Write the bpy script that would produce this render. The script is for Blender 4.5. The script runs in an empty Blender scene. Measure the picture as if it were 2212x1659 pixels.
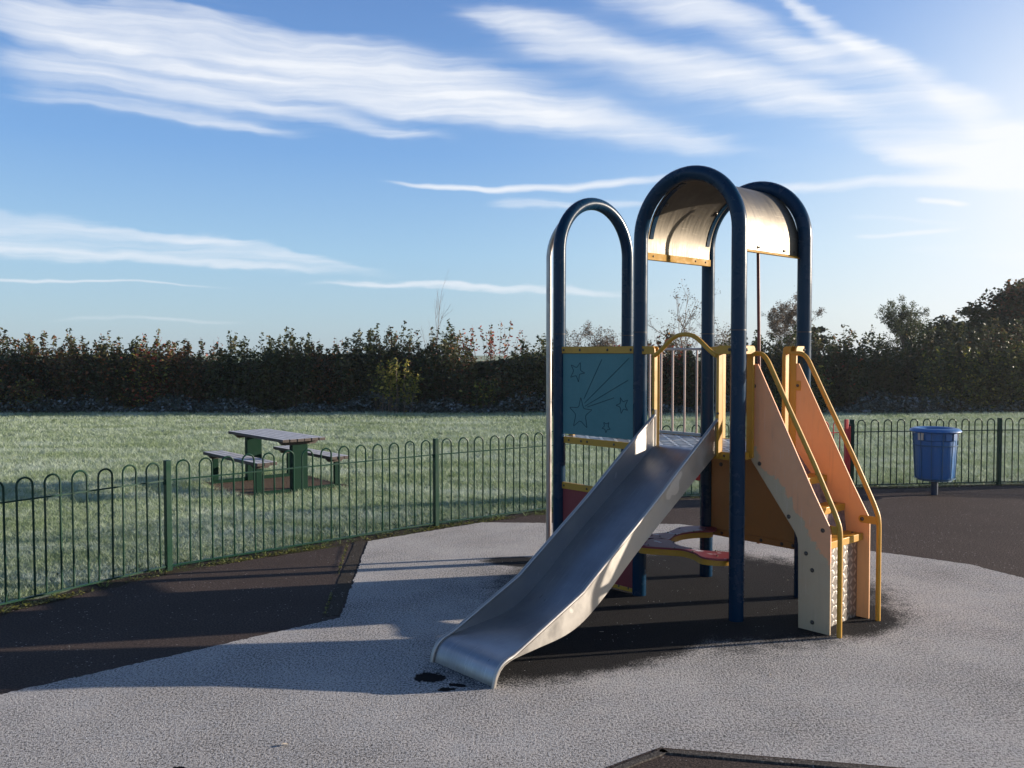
import bpy, math, random
import numpy as np
from mathutils import Vector, Matrix
PI = math.pi
R = math.radians
random.seed(7)
SC = bpy.context.scene
COL = SC.collection

# ------------------------------------------------------------------ camera
H = 1.95
PITCH = math.atan((829.5-762.9)/1893.5)
cam = bpy.data.cameras.new('camera')
cam.sensor_width = 36.0
cam.lens = 36.0*1893.5/2212.0
cam.clip_start = 0.05
cam.clip_end = 3000
camo = bpy.data.objects.new('camera', cam)
COL.objects.link(camo)
camo.location = (0, 0, H)
camo.rotation_euler = (PI/2-PITCH, 0, 0)
SC.camera = camo

# ------------------------------------------------------------------ light and exposure
SUN_AZ = R(78.5)        # clockwise from +Y (the view direction): to the right, a little beyond
SUN_EL = R(11.0)
S = Vector((math.sin(SUN_AZ)*math.cos(SUN_EL), math.cos(SUN_AZ)*math.cos(SUN_EL), math.sin(SUN_EL)))
sl = bpy.data.lights.new('sun', 'SUN')
sl.energy = 5.0
sl.angle = R(0.53)
sl.color = (1.0, 0.87, 0.72)
slo = bpy.data.objects.new('sun', sl)
COL.objects.link(slo)
slo.rotation_euler = S.to_track_quat('Z', 'Y').to_euler()
SC.view_settings.view_transform = 'Standard'
SC.view_settings.look = 'None'
SC.view_settings.exposure = 0.95
SC.view_settings.gamma = 1.0
SC.render.engine = 'CYCLES'


class NT:
    """small helper to write node trees"""
    def __init__(s, tree):
        s.t = tree
        s.n = tree.nodes
        s.l = tree.links

    def node(s, typ, **kw):
        n = s.n.new(typ)
        for k, v in kw.items():
            setattr(n, k, v)
        return n

    def put(s, sock, v):
        if isinstance(v, bpy.types.NodeSocket):
            s.l.new(v, sock)
        elif isinstance(v, (tuple, list)) and len(v) == 3 and sock.type == 'RGBA':
            sock.default_value = (*v, 1)
        else:
            sock.default_value = v

    def m(s, op, a, b=None, c=None, clamp=False):
        n = s.node('ShaderNodeMath', operation=op)
        n.use_clamp = clamp
        s.put(n.inputs[0], a)
        if b is not None: s.put(n.inputs[1], b)
        if c is not None: s.put(n.inputs[2], c)
        return n.outputs[0]

    def vm(s, op, a, b=None):
        n = s.node('ShaderNodeVectorMath', operation=op)
        s.put(n.inputs[0], a)
        if b is not None: s.put(n.inputs[1], b)
        return n.outputs['Value'] if op in ('DOT_PRODUCT', 'LENGTH', 'DISTANCE') else n.outputs[0]

    def mix(s, f, a, b, mode='MIX'):
        n = s.node('ShaderNodeMix', data_type='RGBA')
        n.blend_type = mode
        s.put(n.inputs[0], f); s.put(n.inputs[6], a); s.put(n.inputs[7], b)
        return n.outputs[2]

    def rng(s, v, a, b, c=0.0, d=1.0, smooth=False):
        n = s.node('ShaderNodeMapRange')
        if smooth: n.interpolation_type = 'SMOOTHSTEP'
        s.put(n.inputs[0], v)
        for i, x in enumerate((a, b, c, d)): s.put(n.inputs[i+1], x)
        return n.outputs[0]

    def noise(s, vec, scale, detail=3.0, rough=0.55, dist=0.0):
        n = s.node('ShaderNodeTexNoise')
        s.put(n.inputs['Vector'], vec)
        n.inputs['Scale'].default_value = scale
        n.inputs['Detail'].default_value = detail
        n.inputs['Roughness'].default_value = rough
        n.inputs['Distortion'].default_value = dist
        return n.outputs['Fac']

    def vor(s, vec, scale, feature='F1'):
        n = s.node('ShaderNodeTexVoronoi', feature=feature)
        s.put(n.inputs['Vector'], vec)
        n.inputs['Scale'].default_value = scale
        return n

    def comb(s, x, y, z=0.0):
        n = s.node('ShaderNodeCombineXYZ')
        s.put(n.inputs[0], x); s.put(n.inputs[1], y); s.put(n.inputs[2], z)
        return n.outputs[0]

    def mapping(s, vec, loc=(0, 0, 0), rot=(0, 0, 0), scale=(1, 1, 1)):
        n = s.node('ShaderNodeMapping')
        s.put(n.inputs[0], vec)
        n.inputs[1].default_value = loc; n.inputs[2].default_value = rot; n.inputs[3].default_value = scale
        return n.outputs[0]

    def ramp(s, f, stops, interp='LINEAR'):
        n = s.node('ShaderNodeValToRGB')
        cr = n.color_ramp
        cr.interpolation = interp
        while len(cr.elements) < len(stops): cr.elements.new(0.5)
        for e, (p, c) in zip(cr.elements, stops):
            e.position = p; e.color = (*c, 1)
        s.put(n.inputs[0], f)
        return n.outputs[0]


# ------------------------------------------------------------------ world: clear morning sky with cirrus
world = bpy.data.worlds.new('World')
SC.world = world
world.use_nodes = True
w = NT(world.node_tree)
w.n.clear()
wo = w.node('ShaderNodeOutputWorld')
bg = w.node('ShaderNodeBackground')
w.l.new(bg.outputs[0], wo.inputs[0])
sky = w.node('ShaderNodeTexSky', sky_type='NISHITA')
sky.sun_disc = False
sky.sun_elevation = SUN_EL
sky.sun_rotation = SUN_AZ
sky.altitude = 50
sky.air_density = 1.0
sky.dust_density = 0.9
sky.ozone_density = 1.6
SKY_STRENGTH = 0.1
tc = w.node('ShaderNodeTexCoord')
sep = w.node('ShaderNodeSeparateXYZ')
w.l.new(tc.outputs['Generated'], sep.inputs[0])
az = w.m('ARCTAN2', sep.outputs[0], sep.outputs[1])
el = w.m('ARCSINE', sep.outputs[2])
q0 = w.comb(az, el)
# slow warp so that no band runs ruler-straight
nz = w.node('ShaderNodeTexNoise'); w.put(nz.inputs['Vector'], q0)
nz.inputs['Scale'].default_value = 9; nz.inputs['Detail'].default_value = 3
warp = w.vm('MULTIPLY', w.vm('SUBTRACT', nz.outputs['Color'], (0.5, 0.5, 0.5)), (0.03, 0.022, 0))
q = w.vm('ADD', q0, warp)
# fine warp makes the feathered edges
nz2 = w.node('ShaderNodeTexNoise')
w.put(nz2.inputs['Vector'], w.mapping(q0, rot=(0, 0, R(12)), scale=(14, 60, 1)))
nz2.inputs['Scale'].default_value = 1.0; nz2.inputs['Detail'].default_value = 5
warp2 = w.vm('MULTIPLY', w.vm('SUBTRACT', nz2.outputs['Color'], (0.5, 0.5, 0.5)), (0.03, 0.014, 0))
qf = w.vm('ADD', q, warp2)
CLOUDS = [
((-0.6144, 0.3211), (-0.3975, 0.3276), (0.0386, 0.2974), 0.0238, 0.0158, 0.75, 1),
((-0.5791, 0.3129), (-0.2583, 0.2869), (0.1012, 0.2363), 0.0143, 0.0137, 0.9, 1),
((-0.3977, 0.3147), (-0.0031, 0.2724), (0.3487, 0.1957), 0.0275, 0.0158, 0.9, 1),
((-0.5798, 0.2793), (-0.344, 0.2721), (-0.0188, 0.2242), 0.0148, 0.0074, 0.8, 1),
((-0.562, 0.2499), (-0.3763, 0.2497), (-0.1792, 0.2251), 0.0106, 0.0053, 0.45, 1),
((-0.5421, 0.3038), (-0.2087, 0.3122), (0.253, 0.2302), 0.038, 0.0275, 0.5, 1),
((-0.4405, 0.3507), (-0.3749, 0.3474), (-0.2963, 0.3411), 0.0053, 0.0026, 0.4, 1),
((-0.5615, 0.2764), (-0.3985, 0.2645), (-0.1588, 0.2395), 0.0264, 0.0132, 0.25, 1),
((-0.1068, 0.3758), (0.1927, 0.3109), (0.5003, 0.1918), 0.0137, 0.0211, 0.85, 1),
((0.0488, 0.3992), (0.2023, 0.362), (0.3612, 0.2906), 0.0317, 0.0137, 0.55, 1),
((0.2611, 0.3917), (0.3836, 0.3048), (0.5512, 0.1864), 0.0063, 0.0243, 0.9, 1),
((-0.081, 0.3677), (0.2525, 0.2818), (0.5204, 0.181), 0.0264, 0.0349, 0.5, 1),
((0.1005, 0.4022), (0.324, 0.312), (0.5588, 0.1855), 0.018, 0.0317, 0.52, 1),
((0.3577, 0.2156), (0.4716, 0.1969), (0.6307, 0.1728), 0.0074, 0.0475, 0.97, 1),
((-0.1692, 0.1902), (-0.1076, 0.1863), (0.2335, 0.2024), 0.0026, 0.0069, 0.95, 0),
((0.2337, 0.176), (0.3944, 0.1756), (0.5957, 0.1729), 0.0048, 0.0116, 0.97, 0),
((-0.0555, 0.1705), (0.0754, 0.1672), (0.2139, 0.164), 0.0079, 0.0069, 0.55, 1),
((-0.6357, 0.1292), (-0.378, 0.1237), (-0.108, 0.0819), 0.0116, 0.0048, 0.62, 1),
((-0.6361, 0.1085), (-0.4008, 0.1012), (-0.1494, 0.0876), 0.0084, 0.0037, 0.55, 1),
((-0.6359, 0.1189), (-0.3872, 0.1128), (-0.1184, 0.0838), 0.019, 0.0063, 0.42, 1),
((-0.5422, 0.0977), (-0.4865, 0.0963), (-0.4097, 0.1013), 0.0063, 0.0032, 0.4, 1),
((-0.6021, 0.0696), (-0.4233, 0.0741), (-0.2652, 0.0739), 0.0026, 0.0016, 0.5, 0),
((-0.2603, 0.0796), (-0.0557, 0.076), (0.2046, 0.0612), 0.0042, 0.0069, 0.6, 1),
((0.4212, 0.1561), (0.4514, 0.1521), (0.4828, 0.1484), 0.0042, 0.0032, 0.9, 0),
((0.3589, 0.1203), (0.4217, 0.1215), (0.4893, 0.1248), 0.0026, 0.0037, 0.55, 0),
((0.3494, 0.1434), (0.4302, 0.1341), (0.4934, 0.1246), 0.0032, 0.0053, 0.3, 1),
((-0.5038, 0.0359), (-0.3792, 0.0357), (-0.2606, 0.0381), 0.0037, 0.0032, 0.35, 0),
((0.3954, 0.1053), (0.4815, 0.0988), (0.5975, 0.0879), 0.0079, 0.0158, 0.25, 1),
# cirrus outside the frame, so the sky goes on
((0.6, 0.2), (1.1, 0.35), (1.7, 0.3), 0.08, 0.12, 0.5, 1),
((-1.6, 0.5), (-1.0, 0.4), (-0.55, 0.30), 0.10, 0.05, 0.6, 1),
((-0.8, 0.8), (0.0, 0.62), (0.9, 0.5), 0.10, 0.06, 0.5, 1),
]
dens = None
for (p0, pm, p2, w0, w1, inten, fluffy) in CLOUDS:
    d = Vector((p2[0]-p0[0], p2[1]-p0[1])); L = d.length; d /= L
    n = Vector((-d.y, d.x))
    mm = Vector((pm[0]-p0[0], pm[1]-p0[1]))
    sm = mm.dot(d)/L
    k = mm.dot(n)/max(sm*(1-sm), 0.05)
    rel = w.vm('SUBTRACT', qf if fluffy else q, (p0[0], p0[1], 0))
    s_ = w.m('DIVIDE', w.vm('DOT_PRODUCT', rel, (d.x, d.y, 0)), L)
    t_ = w.vm('DOT_PRODUCT', rel, (n.x, n.y, 0))
    arc = w.m('MULTIPLY', w.m('MULTIPLY', s_, w.m('SUBTRACT', 1.0, s_)), k)
    t2 = w.m('SUBTRACT', t_, arc)
    wid = w.m('MAXIMUM', w.m('MULTIPLY_ADD', s_, w1-w0, w0), 0.0012)
    a_ = w.m('DIVIDE', t2, wid)
    g = w.m('EXPONENT', w.m('MULTIPLY', w.m('MULTIPLY', a_, a_), -1.5))
    e1 = w.rng(s_, 0.0, 0.22, smooth=True)
    e2 = w.rng(s_, 1.04, 0.62, smooth=True)
    g = w.m('MULTIPLY', w.m('MULTIPLY', g, e1), w.m('MULTIPLY', e2, inten))
    # screen-combine
    dens = g if dens is None else w.m('SUBTRACT', w.m('ADD', dens, g), w.m('MULTIPLY', dens, g))
fibL = w.noise(w.mapping(qf, rot=(0, 0, R(11)), scale=(3.2, 75, 1)), 1.0, 7.0, 0.60, 0.0)
fibR = w.noise(w.mapping(qf, rot=(0, 0, R(30)), scale=(3.2, 62, 1)), 1.0, 7.0, 0.60, 0.0)
fibm = w.rng(az, 0.0, 0.22, smooth=True)
fm = w.m('ADD', w.m('MULTIPLY', fibL, w.m('SUBTRACT', 1.0, fibm)), w.m('MULTIPLY', fibR, fibm))
coarse = w.noise(w.mapping(q, rot=(0, 0, R(20)), scale=(5, 14, 1)), 1.0, 4.0, 0.6, 0.3)
xx_ = w.m('ADD', dens, w.m('ADD', w.m('MULTIPLY', w.m('SUBTRACT', fm, 0.5), 1.5), w.m('MULTIPLY', w.m('SUBTRACT', coarse, 0.5), 0.7)))
dd_ = w.rng(xx_, 0.02, 1.15, 0.0, 1.0)
dens = w.m('MULTIPLY', dd_, w.rng(dens, 0.0, 0.45, 0.0, 1.0, True))
dens = w.m('MULTIPLY', dens, 0.96)
# faint veil everywhere low on the sun side
veil = w.m('MULTIPLY', w.rng(az, 0.05, 0.75, 0.0, 0.42, True), w.rng(el, 0.30, 0.04, 0.0, 1.0, True))
glow = w.m('EXPONENT', w.m('MULTIPLY', w.m('POWER', w.m('DIVIDE', w.vm('DISTANCE', q0, (0.62, 0.19, 0)), 0.17), 2.0), -1.0))
dens = w.m('MAXIMUM', dens, w.m('ADD', w.m('MULTIPLY', dens, 0.6), w.m('ADD', veil, w.m('MULTIPLY', glow, 0.85))))
dens = w.m('MINIMUM', dens, 0.97)
CLOUD_COL = (4.9, 5.05, 5.3)
skyc = w.mix(1.0, sky.outputs[0], (0.86, 1.0, 1.28), 'MULTIPLY')
K = 5.2
def kk(c): return tuple(x*K for x in c)
elev = w.rng(el, 0.0, 1.0)
left_ = w.ramp(elev, [(0.0, kk((0.50, 0.62, 0.70))), (0.045, kk((0.44, 0.62, 0.76))), (0.11, kk((0.37, 0.60, 0.83))), (0.22, kk((0.20, 0.42, 0.79))), (0.42, kk((0.105, 0.24, 0.58))), (1.0, kk((0.045, 0.09, 0.20)))])
right_ = w.ramp(elev, [(0.0, kk((0.80, 0.86, 0.88))), (0.045, kk((0.80, 0.88, 0.92))), (0.11, kk((0.66, 0.83, 0.95))), (0.22, kk((0.40, 0.62, 0.93))), (0.42, kk((0.17, 0.34, 0.74))), (1.0, kk((0.06, 0.11, 0.23)))])
grad = w.mix(w.rng(az, -0.15, 0.6, smooth=True), left_, right_)
back = w.m('LESS_THAN', sep.outputs[1], -0.2)
skyc = w.mix(0.8, skyc, grad)
skyc = w.mix(dens, skyc, CLOUD_COL)
w.put(bg.inputs[0], skyc)
bg.inputs[1].default_value = SKY_STRENGTH


# ------------------------------------------------------------------ materials
def mat(name):
    m = bpy.data.materials.new(name)
    m.use_nodes = True
    nt = NT(m.node_tree)
    b = m.node_tree.nodes['Principled BSDF']
    return m, nt, b


def objco(nt):
    return nt.node('ShaderNodeTexCoord').outputs['Object']


def bump(nt, b, h, strength=0.5, dist=0.005):
    n = nt.node('ShaderNodeBump')
    n.inputs['Strength'].default_value = strength
    n.inputs['Distance'].default_value = dist
    nt.put(n.inputs['Height'], h)
    nt.l.new(n.outputs[0], b.inputs['Normal'])


def paint(name, c, rough=0.35, dirt=(0.5, 0.5, 0.5), dirt_amt=0.25, scale=6.0, bump_amt=0.15, metal=0.0, coat=0.0, speck=0.0):
    m, nt, b = mat(name)
    co = objco(nt)
    n1 = nt.noise(co, scale, 5, 0.6)
    n2 = nt.noise(co, scale*14, 3, 0.6)
    f = nt.m('MULTIPLY', nt.rng(n1, 0.42, 0.72, 0, 1, True), dirt_amt)
    c2 = nt.mix(f, c, tuple(c[i]*0.45+dirt[i]*0.55*max(c) for i in range(3)))
    c3 = nt.mix(nt.rng(n2, 0.35, 0.75, 0, 0.18), c2, tuple(x*0.6 for x in c))
    if speck:
        v = nt.vor(co, 55)
        sp = nt.m('MULTIPLY', nt.m('LESS_THAN', v.outputs['Distance'], 0.16), nt.m('GREATER_THAN', nt.noise(co, 11, 2), 0.56))
        c3 = nt.mix(nt.m('MULTIPLY', sp, speck), c3, (0.05, 0.04, 0.03))
    v3 = nt.vor(co, 18)
    chip = nt.m('MULTIPLY', nt.m('LESS_THAN', nt.m('ADD', v3.outputs['Distance'], nt.m('MULTIPLY', n2, 0.25)), 0.20), nt.m('GREATER_THAN', n1, 0.55))
    c3 = nt.mix(nt.m('MULTIPLY', chip, 0.5 if dirt_amt > 0.05 else 0.0), c3, tuple(0.45*x+0.03 for x in c))
    nt.put(b.inputs['Base Color'], c3)
    nt.put(b.inputs['Roughness'], nt.rng(n1, 0.3, 0.7, rough*0.8, min(1, rough*1.35)))
    b.inputs['Metallic'].default_value = metal
    b.inputs['Coat Weight'].default_value = coat
    b.inputs['Coat Roughness'].default_value = 0.25
    bump(nt, b, n2, bump_amt, 0.002)
    return m


M = {}
M['blue'] = paint('blue_tube_paint', (0.002, 0.024, 0.056), 0.24, (0.3, 0.5, 0.55), 0.12, 5, 0.12)
M['blue'].node_tree.nodes['Principled BSDF'].inputs['Specular IOR Level'].default_value = 0.2
M['yellow'] = paint('yellow_paint', (0.50, 0.255, 0.018), 0.45, (0.5, 0.3, 0.1), 0.35, 9, 0.2, speck=0.5)
M['yellow_panel'] = paint('yellow_board', (0.40, 0.17, 0.03), 0.5, (0.4, 0.3, 0.2), 0.25, 5, 0.1)
M['star_panel'] = paint('light_blue_board', (0.062, 0.185, 0.195), 0.55, (0.3, 0.4, 0.4), 0.12, 3, 0.05)
M['engrave'] = paint('engraved_line', (0.004, 0.03, 0.045), 0.6, dirt_amt=0.0)
M['red'] = paint('red_board', (0.22, 0.022, 0.028), 0.5, (0.4, 0.3, 0.3), 0.15, 5, 0.05)
M['red_gate'] = paint('red_gate_paint', (0.60, 0.025, 0.022), 0.4, dirt_amt=0.2)
M['silver'] = paint('galvanised_tube', (0.42, 0.38, 0.36), 0.34, (0.4, 0.4, 0.4), 0.2, 8, 0.1, metal=0.9)
M['bar'] = paint('pale_bar_paint', (0.52, 0.40, 0.36), 0.35, (0.5, 0.5, 0.4), 0.2, 8, 0.1)
M['rust_pole'] = paint('dark_red_pole', (0.13, 0.022, 0.015), 0.4, (0.4, 0.2, 0.1), 0.4, 8)
M['bolt'] = paint('steel_bolt', (0.10, 0.085, 0.07), 0.3, dirt_amt=0.4, scale=40, metal=0.8)
M['fence'] = paint('green_railing_paint', (0.0025, 0.033, 0.017), 0.4, (0.5, 0.6, 0.5), 0.25, 7, 0.25)
M['fence'].node_tree.nodes['Principled BSDF'].inputs['Specular IOR Level'].default_value = 0.25
M['table_green'] = paint('green_table_paint', (0.0025, 0.024, 0.013), 0.6, (0.5, 0.5, 0.4), 0.12, 5, 0.1)
M['table_green'].node_tree.nodes['Principled BSDF'].inputs['Specular IOR Level'].default_value = 0.1
M['bin_blue'] = paint('blue_bin_plastic', (0.032, 0.135, 0.33), 0.36, (0.4, 0.4, 0.5), 0.15, 5, 0.05)
M['bin_dark'] = paint('dark_blue_post_paint', (0.012, 0.028, 0.06), 0.4, dirt_amt=0.2)
M['bag'] = paint('cream_bag', (0.62, 0.50, 0.36), 0.5, dirt_amt=0.3, scale=14)
M['yellow_strip'] = paint('yellow_edge_strip', (0.42, 0.22, 0.012), 0.6, dirt_amt=0.3, scale=12)
M['yellow_strip'].node_tree.nodes['Principled BSDF'].inputs['Specular IOR Level'].default_value = 0.15
M['cage'] = paint('teal_wire_cage', (0.03, 0.11, 0.20), 0.4, dirt_amt=0.1)
M['black'] = paint('black_hinge', (0.01, 0.01, 0.012), 0.5, dirt_amt=0.1)


def steel(name, c, rough, brush=(1, 1, 1), streak=0.2, warm=None):
    m, nt, b = mat(name)
    co = objco(nt)
    br = nt.noise(nt.mapping(co, scale=brush), 1.0, 6, 0.65)
    bl = nt.noise(co, 3.5, 4, 0.6)
    cc = nt.mix(nt.rng(bl, 0.35, 0.7, 0, streak), c, tuple(x*0.5 for x in c))
    cc = nt.mix(nt.rng(br, 0.4, 0.75, 0, streak), cc, tuple(min(1, x*1.25) for x in c))
    scr = nt.noise(nt.mapping(co, rot=(R(34), 0, R(4)), scale=(220, 5, 5)), 1.0, 2, 0.5)
    cc = nt.mix(nt.rng(scr, 0.67, 0.70, 0, 0.5), cc, tuple(min(1, x*1.7) for x in c))
    nt.put(b.inputs['Base Color'], cc)
    nt.put(b.inputs['Roughness'], nt.m('ADD', nt.rng(br, 0.3, 0.7, rough*0.8, rough*1.25), nt.rng(bl, 0.3, 0.7, -0.05, 0.08)))
    b.inputs['Metallic'].default_value = 1.0
    bump(nt, b, br, 0.12, 0.001)
    return m


M['chute'] = steel('slide_bed_steel', (0.33, 0.33, 0.34), 0.36, (70, 4, 4), 0.4)
M['chute_side'] = steel('slide_side_steel', (0.46, 0.435, 0.40), 0.46, (6, 8, 6), 0.12)
M['roof'] = steel('brushed_roof_steel', (0.175, 0.155, 0.125), 0.50, (3, 50, 5), 0.8)


def lozenge(nt, co, k):
    """five-bar style tread plate: alternating slanted lozenges; co is a 2-D vector"""
    sx = nt.node('ShaderNodeSeparateXYZ'); nt.put(sx.inputs[0], nt.vm('MULTIPLY', co, (k, k, k)))
    X, Y = sx.outputs[0], sx.outputs[1]
    fx, fy = nt.m('FLOOR', X), nt.m('FLOOR', Y)
    par = nt.m('FLOORED_MODULO', nt.m('ADD', fx, fy), 2.0)
    sg = nt.m('MULTIPLY_ADD', par, 2.0, -1.0)
    lx = nt.m('SUBTRACT', nt.m('FRACT', X), 0.5)
    ly = nt.m('SUBTRACT', nt.m('FRACT', Y), 0.5)
    a = nt.m('ADD', lx, nt.m('MULTIPLY', sg, ly))
    b = nt.m('SUBTRACT', lx, nt.m('MULTIPLY', sg, ly))
    r = nt.m('ADD', nt.m('POWER', nt.m('ABSOLUTE', nt.m('DIVIDE', a, 0.72)), 2.0), nt.m('POWER', nt.m('ABSOLUTE', nt.m('DIVIDE', b, 0.26)), 2.0))
    return nt.rng(r, 1.1, 0.7)


def tread_mat(name, base, bar, axes, k, metal, frost):
    m, nt, b = mat(name)
    co = objco(nt)
    sx = nt.node('ShaderNodeSeparateXYZ'); nt.put(sx.inputs[0], co)
    vec = nt.comb(sx.outputs[axes[0]], sx.outputs[axes[1]])
    lz = lozenge(nt, vec, k)
    n = nt.noise(co, 7, 4)
    n2 = nt.noise(co, 120, 2)
    col = nt.mix(nt.m('MULTIPLY', lz, nt.rng(n, 0.3, 0.6, 0.8, 1.0)), base, bar)
    if frost:
        col = nt.mix(nt.rng(nt.m('ADD', n, nt.m('MULTIPLY', n2, 0.5)), 0.80, 1.1, 0, 0.35), col, (0.62, 0.66, 0.74))
    nt.put(b.inputs['Base Color'], col)
    nt.put(b.inputs['Roughness'], nt.rng(n2, 0.3, 0.7, 0.32, 0.5))
    b.inputs['Metallic'].default_value = metal
    bump(nt, b, nt.m('ADD', lz, nt.m('MULTIPLY', n2, 0.05)), 0.6, 0.002)
    return m


M['deck'] = tread_mat('frosted_tread_deck', (0.02, 0.028, 0.045), (0.60, 0.64, 0.70), (0, 1), 12.5, 0.0, True)
M['chequer'] = tread_mat('chequer_plate', (0.30, 0.275, 0.25), (0.66, 0.62, 0.57), (1, 2), 19, 0.85, False)
M['deck_edge'] = paint('deck_edge', (0.45, 0.47, 0.52), 0.5, dirt_amt=0.3)

# orange ladder side board with a faded grey margin along the lower edge
def board(name, faded):
    m, nt, b = mat(name)
    co = objco(nt)
    sx = nt.node('ShaderNodeSeparateXYZ'); nt.put(sx.inputs[0], co)
    n1 = nt.noise(co, 5.5, 6, 0.62)
    n2 = nt.noise(co, 30, 4, 0.6)
    c = nt.mix(nt.rng(n2, 0.3, 0.8, 0, 0.2), (0.70, 0.36, 0.145), (0.64, 0.34, 0.155))
    if faded:
        c = nt.mix(nt.rng(n2, 0.3, 0.8, 0, 0.35), (0.80, 0.36, 0.17), (0.72, 0.34, 0.18))
        # distance in from the lower (inner) outline: two straight runs
        x, z = sx.outputs[0], sx.outputs[2]
        d1 = nt.m('ADD', nt.m('MULTIPLY', nt.m('SUBTRACT', x, 0.895), 0.8), nt.m('MULTIPLY', nt.m('SUBTRACT', z, 1.176), 0.6))
        d2 = nt.m('SUBTRACT', x, 1.295)
        d = nt.m('MINIMUM', d1, nt.m('ADD', d2, nt.rng(z, 0.6, 1.2, 0, 1.0)))
        e = nt.m('ADD', d, nt.m('MULTIPLY', nt.m('SUBTRACT', n1, 0.5), 0.36))
        wv = nt.rng(z, 0.1, 1.1, 0.135, 0.06)
        msk = nt.rng(nt.m('SUBTRACT', e, wv), 0.012, -0.004)
        c = nt.mix(msk, c, (0.52, 0.385, 0.235))
        gl = nt.noise(nt.mapping(co, scale=(9, 9, 5)), 1.0, 5, 0.7)
        c = nt.mix(nt.rng(gl, 0.66, 0.8, 0, 0.35), c, (0.15, 0.10, 0.09))
    scr = nt.noise(nt.mapping(co, rot=(0, R(35), 0), scale=(160, 20, 5)), 1.0, 3, 0.5)
    c = nt.mix(nt.rng(scr, 0.66, 0.70, 0, 0.35), c, (0.75, 0.58, 0.45))
    sm = nt.noise(co, 2.6, 5, 0.7)
    c = nt.mix(nt.rng(sm, 0.52, 0.75, 0, 0.25), c, (0.45, 0.22, 0.12))
    st = nt.noise(nt.mapping(co, scale=(30, 30, 3)), 1.0, 3)
    c = nt.mix(nt.rng(st, 0.58, 0.8, 0, 0.22), c, (0.16, 0.10, 0.08))
    nt.put(b.inputs['Base Color'], c)
    b.inputs['Roughness'].default_value = 0.55
    bump(nt, b, n2, 0.12, 0.002)
    return m


M['board_near'] = board('faded_orange_board', True)
M['board_far'] = board('orange_board', False)
M['red_seat'] = None
m, nt, b = mat('frosted_red_board')
co = objco(nt)
n1 = nt.noise(nt.mapping(co, scale=(7, 11, 7)), 1.0, 3, 0.5)
n2 = nt.noise(co, 80, 3)
sx = nt.node('ShaderNodeSeparateXYZ'); nt.put(sx.inputs[0], nt.node('ShaderNodeNewGeometry').outputs['Normal'])
fr = nt.m('MULTIPLY', nt.rng(nt.m('ADD', n1, nt.m('MULTIPLY', n2, 0.15)), 0.66, 0.74), nt.m('GREATER_THAN', sx.outputs[2], 0.5))
nt.put(b.inputs['Base Color'], nt.mix(fr, nt.mix(n2, (0.26, 0.03, 0.035), (0.20, 0.045, 0.06)), (0.6, 0.58, 0.62)))
b.inputs['Roughness'].default_value = 0.5
M['red_seat'] = m

m, nt, b = mat('worn_brown_riser')
co = objco(nt)
n1 = nt.noise(co, 14, 6, 0.7)
nt.put(b.inputs['Base Color'], nt.ramp(n1, [(0.3, (0.07, 0.05, 0.045)), (0.55, (0.24, 0.17, 0.15)), (0.75, (0.42, 0.36, 0.34))]))
b.inputs['Roughness'].default_value = 0.7
bump(nt, b, n1, 0.3, 0.003)
M['riser'] = m

# weathered planks; pale tops mix frost with a painted sky reflection
m, nt, b = mat('frosted_dark_planks')
co = objco(nt)
n1 = nt.noise(nt.mapping(co, scale=(3, 60, 60)), 1.0, 5, 0.65)
n2 = nt.noise(co, 9, 4)
sx = nt.node('ShaderNodeSeparateXYZ'); nt.put(sx.inputs[0], nt.node('ShaderNodeNewGeometry').outputs['Normal'])
top = nt.rng(sx.outputs[2], 0.5, 0.9)
wood = nt.ramp(n1, [(0.3, (0.028, 0.021, 0.017)), (0.7, (0.075, 0.055, 0.045))])
fr = nt.m('MULTIPLY', top, nt.rng(nt.m('ADD', n1, n2), 0.75, 1.15, 0.65, 1.0))
nt.put(b.inputs['Base Color'], nt.mix(fr, wood, (0.50, 0.50, 0.51)))
b.inputs['Roughness'].default_value = 0.75
bump(nt, b, n1, 0.4, 0.003)
M['plank'] = m


def ell(nt, co, c, r, rot=0.0):
    v = nt.vm('SUBTRACT', co, (c[0], c[1], 0))
    v = nt.mapping(v, rot=(0, 0, -rot), scale=(1, 1, 1))
    v = nt.vm('MULTIPLY', v, (1/r[0], 1/r[1], 0))
    return nt.vm('LENGTH', v)


# frosted rubber crumb surface; bare dark rubber where the frame keeps the frost off
m, nt, b = mat('frosted_rubber_crumb')
co = objco(nt)
cf = nt.mapping(co, scale=(1, 1, 0))
big = nt.noise(cf, 1.1, 4, 0.55)
med = nt.noise(cf, 7, 4, 0.6)
gr = nt.vor(cf, 95)
gr2 = nt.noise(cf, 150, 3, 0.8)
gr3 = nt.noise(nt.mapping(cf, scale=(1, 0.8, 1)), 74, 3, 0.8)
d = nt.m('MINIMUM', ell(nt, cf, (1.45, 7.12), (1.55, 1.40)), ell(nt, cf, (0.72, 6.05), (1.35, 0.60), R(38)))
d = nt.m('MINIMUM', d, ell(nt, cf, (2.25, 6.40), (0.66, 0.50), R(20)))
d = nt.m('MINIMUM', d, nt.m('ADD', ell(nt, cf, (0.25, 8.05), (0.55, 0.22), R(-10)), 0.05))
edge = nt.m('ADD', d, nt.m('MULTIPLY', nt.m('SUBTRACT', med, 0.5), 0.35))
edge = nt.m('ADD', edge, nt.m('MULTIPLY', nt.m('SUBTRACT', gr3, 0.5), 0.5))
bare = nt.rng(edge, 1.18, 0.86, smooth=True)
hole = nt.m('MINIMUM', ell(nt, cf, (-0.497, 5.172), (0.094, 0.078)), ell(nt, cf, (-0.375, 4.985), (0.05, 0.026), R(10)))
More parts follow.
